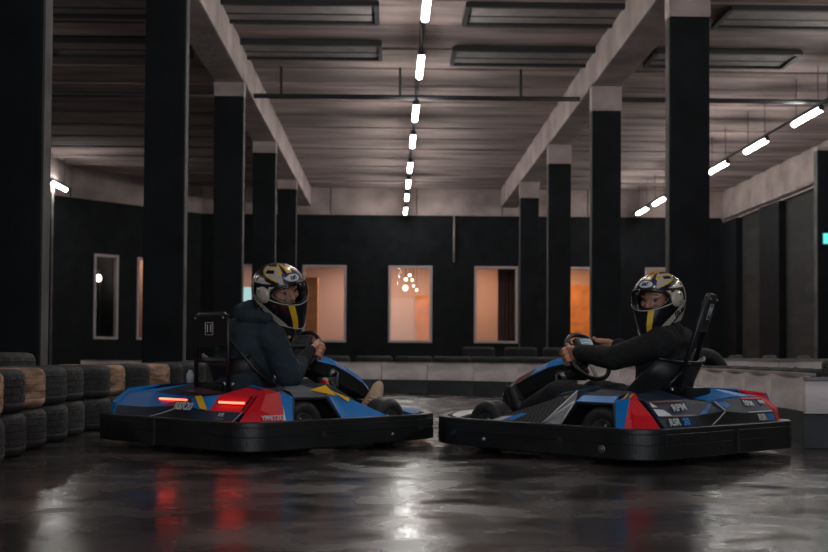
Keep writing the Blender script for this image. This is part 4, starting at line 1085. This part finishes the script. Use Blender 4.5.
def make_helmet(parent, loc, R3, sc, letters, side):
    b = MB(); NA = 180; zs = []
    NU = 46
    for i in range(NU + 1): zs.append(.157 * math.cos(PI / 2 * i / NU))
    ND = 44
    for i in range(1, ND + 1): zs.append(-.165 * i / ND)
    zs = zs[1:]
    def T(p): p = V(p); return R3 @ (V((p.x, p.y, p.z * .93)) * sc) + V(loc)
    go = [[b.bm.verts.new(T(hsurf(360 * k / NA - 180, z))) for k in range(NA)] for z in zs]
    def inn(az, z):
        p = hsurf(az, z); return V((p.x * .86, p.y * .84, p.z * .88 if z > 0 else p.z))
    gi = [[b.bm.verts.new(T(inn(360 * k / NA - 180, z))) for k in range(NA)] for z in zs]
    used = {}
    li = b.mi('liner')
    for i in range(len(zs) - 1):
        zm = (zs[i] + zs[i + 1]) / 2
        for k in range(NA):
            az = 360 * (k + .5) / NA - 180
            if in_open(az, zm): continue
            k2 = (k + 1) % NA
            f = b.bm.faces.new((go[i][k], go[i][k2], go[i + 1][k2], go[i + 1][k])); f.material_index = b.mi(hcol(az, zm, side)); f.smooth = True
            f = b.bm.faces.new((gi[i][k], gi[i + 1][k], gi[i + 1][k2], gi[i][k2])); f.material_index = li; f.smooth = True
            used[(i, k)] = 1
    top = b.bm.verts.new(T(V((0, 0, .157)))); topi = b.bm.verts.new(T(V((0, 0, .138))))
    for k in range(NA):
        k2 = (k + 1) % NA
        f = b.bm.faces.new((top, go[0][k2], go[0][k])); f.material_index = b.mi(hcol(360 * (k + .5) / NA - 180, .1565, side)); f.smooth = True
        f = b.bm.faces.new((topi, gi[0][k], gi[0][k2])); f.material_index = li
        f = b.bm.faces.new((go[-1][k], go[-1][k2], gi[-1][k2], gi[-1][k])); f.material_index = li
    # rim between outer and inner skins round the eye port
    def use(i, k): return (i, k % NA) in used
    for i in range(len(zs) - 1):
        for k in range(NA):
            if use(i, k): continue
            k2 = (k + 1) % NA
            if use(i - 1, k): b.bm.faces.new((go[i][k], go[i][k2], gi[i][k2], gi[i][k])).material_index = li
            if use(i + 1, k): b.bm.faces.new((go[i + 1][k], gi[i + 1][k], gi[i + 1][k2], go[i + 1][k2])).material_index = li
            if use(i, k - 1): b.bm.faces.new((go[i][k], gi[i][k], gi[i + 1][k], go[i + 1][k])).material_index = li
            if use(i, k + 1): b.bm.faces.new((go[i][k2], go[i + 1][k2], gi[i + 1][k2], gi[i][k2])).material_index = li
    h_ = b.build('helmet', parent)
    # trim round the port
    b = MB(); loop = []
    for k in range(60):
        t = 2 * PI * k / 60; a = 60 * math.copysign(abs(math.cos(t)) ** .55, math.cos(t)); z = .012 + .050 * math.copysign(abs(math.sin(t)) ** .7, math.sin(t))
        if z < 0: z += .028 * (a / 60) ** 2
        loop.append(T(hsurf(a, z, .001)))
    b.tube(loop, .0065 * sc, 'h_black', 8, closed=True); b.build('port_trim', h_)
    b = MB(); b.tube([T(hsurf(a, -.043 + .026 * (a / 60) ** 2, .004)) for a in range(-66, 67, 6)], .0028 * sc, 'h_cream', 6)
    b.tube([T(hsurf(0 + 4 * math.sin(k), -.05 - .112 * k / 10, .003)) for k in range(0)] or [T(hsurf(a, -.160, .002)) for a in range(-60, 61, 6)], .0022 * sc, 'h_cream', 6)
    b.build('lower_lip', h_)
    b = MB()
    for i in range(8):
        for k in range(24):
            def q(kk, ii):
                a = -62 + 124 * kk / 24; z = -.042 + .026 * (a / 60) ** 2 * (1 - ii / 8) + (.105) * ii / 8 - .012 * (a / 60) ** 2 * ii / 8; return T(hsurf(a, z, .004))
            f = b.face([q(k, i), q(k + 1, i), q(k + 1, i + 1), q(k, i + 1)], 'visor'); f.smooth = True
    b.build('visor', h_)
    for s in (1, -1):                                            # pivot discs
        b = MB(); i0 = b.mi('h_cream'); ctr = T(hsurf(80 * s, .012, .012)); rings = []
        for r_, off_ in ((1, .001), (.96, .007), (.6, .010), (.1, .012)):
            rings.append([b.bm.verts.new(T(hsurf(80 * s + 17 * r_ * math.cos(2 * PI * k / 28), .010 + .048 * r_ * math.sin(2 * PI * k / 28), off_))) for k in range(28)])
        for i in range(3):
            for k in range(28): f = b.bm.faces.new((rings[i][k], rings[i][(k + 1) % 28], rings[i + 1][(k + 1) % 28], rings[i + 1][k])); f.material_index = i0; f.smooth = True
        b.bm.faces.new(rings[-1]).material_index = i0
        pv = b.build('visor_pivot', h_)
        for da, dz in ((5, .022), (2, -.018)):
            b = MB(); c = hsurf((80 + da) * s, .010 + dz, .009); b.lathe([(.001, .004), (.004, .003), (.005, 0)], 'h_black', 8, Matrix.Translation(T(c)) @ (R3 @ Matrix.Rotation(-s * PI / 2, 3, 'X')).to_4x4()); b.build('screw', pv)
    # oval badge on the brow
    b = MB(); rings = []
    for r_, off_ in ((1, .001), (.94, .005), (.5, .006), (.02, .006)):
        rings.append([b.bm.verts.new(T(hsurf(21 * r_ * math.cos(2 * PI * k / 32), .093 + .019 * r_ * math.sin(2 * PI * k / 32), off_))) for k in range(32)])
    i0 = b.mi('white')
    for i in range(3):
        for k in range(32): b.bm.faces.new((rings[i][k], rings[i][(k + 1) % 32], rings[i + 1][(k + 1) % 32], rings[i + 1][k])).material_index = i0
    b.bm.faces.new(rings[-1]).material_index = i0
    bd = b.build('badge', h_)
    def wrap_text(nm, txt, size, m, az0, z0, azper, off_, par, tilt=0., flip=1):
        cu = bpy.data.curves.new(nm, 'FONT'); cu.body = txt; cu.size = size; cu.align_x = 'CENTER'; cu.align_y = 'CENTER'; cu.offset = size * .02; cu.extrude = .0008
        o = bpy.data.objects.new(nm, cu); COL.objects.link(o); bpy.context.view_layer.update()
        me = bpy.data.meshes.new_from_object(o.evaluated_get(bpy.context.evaluated_depsgraph_get())); bpy.data.objects.remove(o); bpy.data.curves.remove(cu)
        for v in me.vertices:
            x, y, z = v.co; x, y = x * math.cos(tilt) - y * math.sin(tilt), x * math.sin(tilt) + y * math.cos(tilt)
            v.co = T(hsurf(az0 + x * azper, z0 + y, off_ + z))
        me.materials.clear(); me.materials.append(M[m]); me.name = nm
        r = bpy.data.objects.new(nm, me); COL.objects.link(r); r.parent = par; return r
    wrap_text('lettering', 'KMT', .026, 'h_black', 0, .092, 360, .008, bd)
    # viewer's left-to-right runs towards +az on the surface seen from outside
    for s in (1, -1): wrap_text('lettering', letters, .050, 'h_black', s * (104 if side < 0 else 92), -.072, 380, .003, h_, .38 * s)
    return h_

def make_head(b, loc, R3, sc):
    def T(p): return R3 @ (V(p) * sc) + V(loc)
    X = lambda v: R3 @ V(v)
    capsule(b, T((-.02, 0, .045)), T((.01, 0, .045)), .088 * sc, .085 * sc, 'skin', (X((0, 1, 0)), .86))
    capsule(b, T((.02, 0, -.005)), T((.035, 0, -.065)), .070 * sc, .048 * sc, 'skin', (X((0, 1, 0)), .88))
    capsule(b, T((.085, 0, .022)), T((.104, 0, -.014)), .0085 * sc, .0125 * sc, 'skin')
    for s in (1, -1):
        capsule(b, T((.082, s * .012, .040)), T((.072, s * .048, .036)), .0095 * sc, .009 * sc, 'skin')       # brow ridge
        capsule(b, T((.066, s * .042, -.008)), T((.050, s * .058, .0)), .018 * sc, .014 * sc, 'skin')           # cheek
        capsule(b, T((.097, s * .009, -.018)), T((.090, s * .012, -.016)), .0065 * sc, .006 * sc, 'skin')
        capsule(b, T((-.005, s * .077, .012)), T((-.008, s * .080, -.012)), .016 * sc, .011 * sc, 'skin', (X((0, 1, 0)), .5))
    capsule(b, T((.082, -.018, -.046)), T((.082, .018, -.046)), .009 * sc, .009 * sc, 'skin')
    capsule(b, T((.074, 0, -.075)), T((.070, 0, -.080)), .020 * sc, .018 * sc, 'skin')
def head_details(parent, loc, R3, sc, look):
    def T(p): return R3 @ (V(p) * sc) + V(loc)
    fwd = R3 @ V((1, 0, 0)); lk = V(look).normalized(); an = min(fwd.angle(lk), math.radians(26)); ax = fwd.cross(lk)
    Q = (Matrix.Rotation(an, 3, ax.normalized()) if ax.length > 1e-4 else Matrix.Identity(3)) @ R3
    for s in (1, -1):
        b = MB(); b.lathe([(.001, -.0125), (.0075, -.010), (.0122, -.004), (.0122, .004), (.0075, .010), (.001, .0125)], 'eyewhite', 20, Matrix.Translation(T((.073, s * .031, .018))) @ (R3 @ Matrix.Rotation(PI / 2, 3, 'Y')).to_4x4() @ Matrix.Scale(sc, 4)); e = b.build('eye', parent)
        b = MB(); b.lathe([(.001, .0137), (.0040, .0134), (.0074, .0118), (.0076, .009)], 'iris', 16, Matrix.Translation(T((.073, s * .031, .018))) @ (Q @ Matrix.Rotation(PI / 2, 3, 'Y')).to_4x4() @ Matrix.Scale(sc, 4)); b.build('iris', e)
        b = MB(); b.tube([T((.0885, s * .014, .042)), T((.088, s * .030, .048)), T((.076, s * .052, .043))], [.004 * sc, .005 * sc, .003 * sc], 'hair', 8); b.build('eyebrow', parent)
        b = MB(); b.tube([T((.0815, s * .019, .020)), T((.0845, s * .031, .0262)), T((.0765, s * .044, .020))], .0022 * sc, 'hair', 6); b.build('eyelid', parent)
    b = MB(); b.tube([T((.086, -.022, -.047)), T((.0915, 0, -.045)), T((.086, .022, -.047))], .0035 * sc, 'lips', 8); b.build('mouth', parent)

def grip_hand(b, g, Tn, N, B, wrist, elbow, k_thumb=1):
    """hand closed round a rim point g; Tn = rim tangent (towards the index finger), N outward, B towards the driver"""
    g, Tn, N, B = V(g), V(Tn).normalized(), V(N).normalized(), V(B).normalized(); rr_ = .029
    ln = [(.036, .0115, 205), (.012, .012, 225), (-.0135, .0117, 215), (-.038, .0105, 190)]
    kn = []
    for o_, r, sweep in ln:
        base = 62; pts = []
        for q in range(9):
            th = math.radians(base - sweep * q / 8); pts.append(g + Tn * o_ + (N * math.cos(th) + B * math.sin(th)) * (rr_ + (.006 if q in (2, 5) else 0)))
        for q in range(8): capsule(b, pts[q], pts[q + 1], r * (1 - .03 * q), r * (1 - .03 * (q + 1)), 'skin', seg=12)
        kn.append(pts[0])
    wrist = V(wrist)
    for i, k_ in enumerate(kn):
        tgt = wrist + Tn * (.016, .006, -.005, -.015)[i]; capsule(b, k_, tgt, .0145, .0165, 'skin', seg=12)
        if i: capsule(b, (k_ + kn[i - 1]) / 2, (tgt + wrist) / 2, .013, .0165, 'skin', seg=12)
    # thumb leaves the side of the palm near its base and lies along the rim on the driver's side
    tb = wrist * .62 + kn[0] * .38 + Tn * .014; t1 = g + Tn * .040 + B * .026 - N * .006; t2 = g + Tn * .066 + B * .018 - N * .004
    capsule(b, tb, t1, .017, .0135, 'skin', seg=12); capsule(b, t1, t2, .0132, .0108, 'skin', seg=12)
    chain(b, [wrist, V(elbow) * .35 + wrist * .65], [.026, .033], 'skin', None)

def shoe(parent, heel, toe, upv_, mname, sole, label=None):
    heel, toe, u = V(heel), V(toe), V(upv_).normalized(); d = (toe - heel); L = d.length; d.normalize(); w_ = d.cross(u).normalized(); u = w_.cross(d)
    b = MB()
    capsule(b, heel + d * .045 + u * .040, heel + d * .12 + u * .048, .042, .045, mname, (w_, .85)); capsule(b, heel + d * .12 + u * .045, toe - d * .045 + u * .030, .046, .036, mname, (w_, 1.0))
    capsule(b, heel + d * .05 + u * .045, heel + d * .065 + u * .105, .044, .043, mname, (w_, .85)); capsule(b, heel + d * .13 + u * .05, heel + d * .07 + u * .09, .036, .042, mname, (w_, .8))
    o = fuse(b, 'shoe', mname, .0042, parent, 3)
    b = MB(); pts = []; N = 28
    for k in range(N):
        a = 2 * PI * k / N; s_ = math.cos(a); c_ = math.sin(a); wd = .040 + .008 * max(0, s_) - .004 * max(0, -s_); pts.append(heel + d * (L / 2 + s_ * (L / 2 + .004)) + w_ * c_ * wd)
    lo = [b.bm.verts.new(p - u * .012 + (u * .012 if (p - heel).dot(d) > L * .9 else V((0, 0, 0)))) for p in pts]; hi = [b.bm.verts.new(p + u * .018 + (u * .006 if (p - heel).dot(d) > L * .85 else V((0, 0, 0)))) for p in pts]; i0 = b.mi(sole)
    for k in range(N): b.bm.faces.new((lo[k], lo[(k + 1) % N], hi[(k + 1) % N], hi[k])).material_index = i0
    b.bm.faces.new(lo[::-1]).material_index = i0; b.bm.faces.new(hi).material_index = i0
    b.build('sole', o)
    b = MB()
    for q in range(6):
        c = heel + d * (.11 + .021 * q) + u * (.102 - .009 * q); b.tube([c + w_ * .026 - u * .008, c + u * .003, c - w_ * .026 - u * .008], .0032, 'brownpanel' if mname == 'tan' else 'cuff', 6)
    b.build('laces', o)
    b = MB(); c = heel + d * .062 + u * .112; b.tube([c + (d * math.cos(2 * PI * k / 16) * .040 + w_ * math.sin(2 * PI * k / 16) * .036) for k in range(16)], .008, 'cuff' if mname != 'tan' else 'tan', 8, closed=True); b.build('collar', o)
    return o

def wheel_frame(dx, cz):
    aw = math.radians(58); return V((.925 + dx * .38, 0, cz)), V((math.cos(aw), 0, math.sin(aw))), V((-math.sin(aw), 0, math.cos(aw)))

def person(loc, rz, J, label, top, trousers, shoe_m, sole_m, hood, head_rot, hsc, near, letters):
    dxx = J['dx']; C0, U, Nn = wheel_frame(dxx, .572 if dxx else .560)
    sh = {1: J['sh_l'], -1: J['sh_r']}; el = {1: J['el_l'], -1: J['el_r']}
    grips = {}
    for s in (1, -1):
        ga = math.radians(J['grip'][0 if s > 0 else 1]); Y = V((0, 1, 0))
        g = C0 + Y * s * .155 * 1.04 * math.cos(ga) + U * .155 * math.sin(ga)
        N_ = (Y * s * math.cos(ga) + U * math.sin(ga)).normalized(); T_ = (U * math.cos(ga) - Y * s * math.sin(ga)).normalized()
        e = V(el[s]); wr = g + N_ * .028 + Nn * .056 + (e - g).normalized() * .050 - T_ * .010
        grips[s] = (g, T_, N_, Nn, wr)
    hd = V(J['head']); R3 = head_rot
    # ---- body: one skin
    b = MB()
    hip, chest, neck = V(J['hip']), V(J['chest']), V(J['neck'])
    make_head(b, hd + R3 @ V((.014, 0, -.014)), R3, hsc * .98)
    chain(b, [neck, hd + R3 @ V((-.015, 0, -.05))], [.056, .052], 'skin')
    chain(b, [hip, chest, neck], [.12, .125, .06], 'skin')
    for s in (1, -1):
        g, T_, N_, B_, wr = grips[s]
        chain(b, [chest + (V(sh[s]) - chest) * .3, sh[s], el[s], wr], [.07, .050, .036, .024], 'skin')
        grip_hand(b, g, T_, N_, B_, wr, el[s])
        kn = V(J['knee'][0 if s > 0 else 1]); an = V(J['ankle'][0 if s > 0 else 1])
        chain(b, [hip + V((0, s * .09, -.02)), kn, an], [.075, .05, .038], 'skin'); capsule(b, an, V(J['toe'][0 if s > 0 else 1]) * .6 + an * .4, .036, .03, 'skin')
    body = fuse(b, 'person', 'skin', .0036, None, 2)
    body.location = (loc[0], loc[1], 0); body.rotation_euler = (0, 0, rz); tag(body, label, 'person')
    head_details(body, hd + R3 @ V((.014, 0, -.014)), R3, hsc * .98, (Matrix.Rotation(-rz, 3, 'Z') @ V((-loc[0], -loc[1], 0))) + V((0, 0, .57)) - hd)
    # ---- hair under the helmet
    # ---- top
    b = MB(); side = (sh[1] - sh[-1]).normalized() if isinstance(sh[1], Vector) else (V(sh[1]) - V(sh[-1])).normalized()
    capsule(b, hip + V((0, 0, .02)), chest, J['r'][0], J['r'][1], top); capsule(b, hip + side * .05 + V((0, 0, .02)), chest + side * .055, J['r'][0] * .9, J['r'][1] * .95, top); capsule(b, hip - side * .05 + V((0, 0, .02)), chest - side * .055, J['r'][0] * .9, J['r'][1] * .95, top)
    capsule(b, chest, neck - V((0, 0, .02)), J['r'][1], .075, top); capsule(b, V(sh[1]) - side * .02, V(sh[-1]) + side * .02, .082, .082, top)
    capsule(b, V(sh[1]) - side * .03, neck - V((0, 0, .01)), .070, .062, top); capsule(b, V(sh[-1]) + side * .03, neck - V((0, 0, .01)), .070, .062, top)
    capsule(b, chest + V((0, 0, .06)) + side * .08, chest + V((0, 0, .06)) - side * .08, .115, .115, top)
    fr = J.get('sleeve_end', .86)
    for s in (1, -1):
        wr = grips[s][4]; e = V(el[s]); se = e + (wr - e) * fr
        chain(b, [sh[s], V(sh[s]) * .5 + e * .5, e, e * .5 + se * .5, se], J['arm'], top)
    if hood:
        f = R3 @ V((1, 0, 0)); back = V((-f.x, -f.y, 0)).normalized(); sd = V((-back.y, back.x, 0)); c = neck + V((0, 0, .015))
        pts = [c + (back * math.cos(t) * .105 + sd * math.sin(t) * .112) + V((0, 0, .020 * math.cos(t) + .012)) for t in [PI * 2 * k / 14 for k in range(14)]]
        for k in range(14): 
            if abs(7 - k) > 1: capsule(b, pts[k], pts[(k + 1) % 14], .047 + .02 * math.cos(2 * PI * k / 14), .047 + .02 * math.cos(2 * PI * (k + 1) / 14), top)
        capsule(b, c + back * .09 + V((0, 0, .02)), c + back * .12 - V((0, 0, .10)), .08, .055, top, (back, .8))
    o = fuse(b, 'hoodie' if hood else 'long_sleeved_shirt', top, .007, body, 5, .0055 if hood else .004, 8., 3.1)
    o['label'] = 'dark slate hooded sweatshirt' if hood else 'black long-sleeved shirt'
    for s in (1, -1):
        wr = grips[s][4]; e = V(el[s]); d = (wr - e).normalized(); se = e + (wr - e) * fr
        b = MB(); chain(b, [se - d * (.05 if not hood else .09), wr - d * .012], [J['arm'][4] * .97, .033], 'cuff'); fuse(b, 'cuff', 'cuff', .005, o, 2)
    # ---- trousers
    b = MB(); capsule(b, hip + V((0, .06, 0)), hip - V((0, .06, 0)), .135, .135, trousers); capsule(b, hip, hip + V((-.02, 0, .08)), .14, .135, trousers)
    for s in (1, -1):
        i_ = 0 if s > 0 else 1; kn = V(J['knee'][i_]); an = V(J['ankle'][i_])
        chain(b, [hip + V((.02, s * .085, -.01)), (hip + V((0, s * .085, -.01))) * .5 + kn * .5, kn, (kn + an) / 2, an], [.098, .088, .070, .064, .050], trousers)
    o = fuse(b, 'trousers', trousers, .007, body, 5, .004, 9., 1.7)
    for i_ in (0, 1): shoe(body, J['heel'][i_], J['toe'][i_], J['shoe_up'][i_], shoe_m, sole_m)
    make_helmet(body, hd, R3, hsc, letters, near)
    grow(body)
    return body

JL = dict(dx=.13, head=(.690, -.155, .935), neck=(.625, -.095, .765), chest=(.575, -.01, .60), hip=(.54, .01, .285), sh_l=(.66, .165, .69), sh_r=(.58, -.215, .66),
          el_l=(.86, .27, .50), el_r=(.635, -.31, .450), grip=(18, 8), knee=((1.0, .20, .36), (1.0, -.20, .33)), ankle=((1.34, .17, .19), (1.34, -.17, .20)),
          heel=((1.36, .17, .105), (1.375, -.19, .150)), toe=((1.52, .17, .30), (1.445, -.235, .405)), shoe_up=((-.75, 0, .6), (-.75, -.6, .3)),
          r=(.15, .160), arm=[.082, .078, .070, .060, .048], sleeve_end=.45)
RL = rot_frame(math.radians(-47 - 46.5), math.radians(10), math.radians(16))
person(*KL, JL, 'person in dark hooded sweatshirt and patterned helmet looking back from the left kart', 'hoodie', 'jeans', 'tan', 'sole', True, RL, 1.10, -1, 'IIUX')
JR = dict(dx=0., head=(.395, .065, .872), neck=(.355, .030, .715), chest=(.41, 0, .55), hip=(.46, 0, .27), sh_l=(.315, .19, .640), sh_r=(.41, -.165, .650),
          el_l=(.555, .245, .560), el_r=(.67, -.25, .53), grip=(4, 25), knee=((.98, .20, .36), (1.02, -.20, .37)), ankle=((1.22, .22, .235), (1.30, -.17, .20)),
          heel=((1.235, .225, .150), (1.33, -.17, .105)), toe=((1.335, .235, .395), (1.49, -.17, .30)), shoe_up=((-.9, 0, .35), (-.75, 0, .6)),
          r=(.12, .125), arm=[.072, .069, .062, .053, .044], sleeve_end=.93)
RR = rot_frame(math.radians(226 - 131), math.radians(6), math.radians(-3))
person(*KR, JR, 'person in black long-sleeved shirt and patterned helmet, hands on wheel of the right kart', 'sweater', 'blacktrousers', 'blackshoe', 'blackshoe', False, RR, 1.0, 1, 'IIUX')

# ---------------------------------------------------------------- camera, light, view
F = 1121.
pitch, roll, yaw = math.atan(30 / F), math.radians(.35), math.atan(23 / F)
fw = V((math.sin(yaw) * math.cos(pitch), math.cos(yaw) * math.cos(pitch), math.sin(pitch)))
rt = V((math.cos(yaw), -math.sin(yaw), 0)); upv = rt.cross(fw)
rt2 = rt * math.cos(roll) + upv * math.sin(roll); up2 = -rt * math.sin(roll) + upv * math.cos(roll)
cam = bpy.data.cameras.new('camera'); co = bpy.data.objects.new('camera', cam); COL.objects.link(co)
co.matrix_world = Matrix.Translation((0, 0, .57)) @ Matrix((rt2, up2, -fw)).transposed().to_4x4()
cam.sensor_fit = 'HORIZONTAL'; cam.sensor_width = 36; cam.lens = F / 828 * 36; cam.shift_y = 49 / 828
cam.clip_start = .05; cam.clip_end = 200
cam.dof.use_dof = True; cam.dof.focus_distance = 6.8; cam.dof.aperture_fstop = 3.2
SC.camera = co
w = bpy.data.worlds.new('world'); SC.world = w; w.use_nodes = True
w.node_tree.nodes['Background'].inputs[0].default_value = (.6, .75, 1, 1); w.node_tree.nodes['Background'].inputs[1].default_value = .02
# added unseen fill behind the camera, for soft front light on karts and drivers
area('front_fill_light', (1.0, -4.6, 3.0), 9, 3.6, 320, (.85, .93, 1.0), (math.radians(90), 0, 0))
SC.view_settings.view_transform = 'Standard'; SC.view_settings.look = 'None'; SC.view_settings.gamma = 1; SC.view_settings.use_curve_mapping = False
SC.view_settings.exposure = 0.
SC.cycles.use_denoising = True
SC.cycles.max_bounces = 8
SC.cycles.sample_clamp_indirect = 6
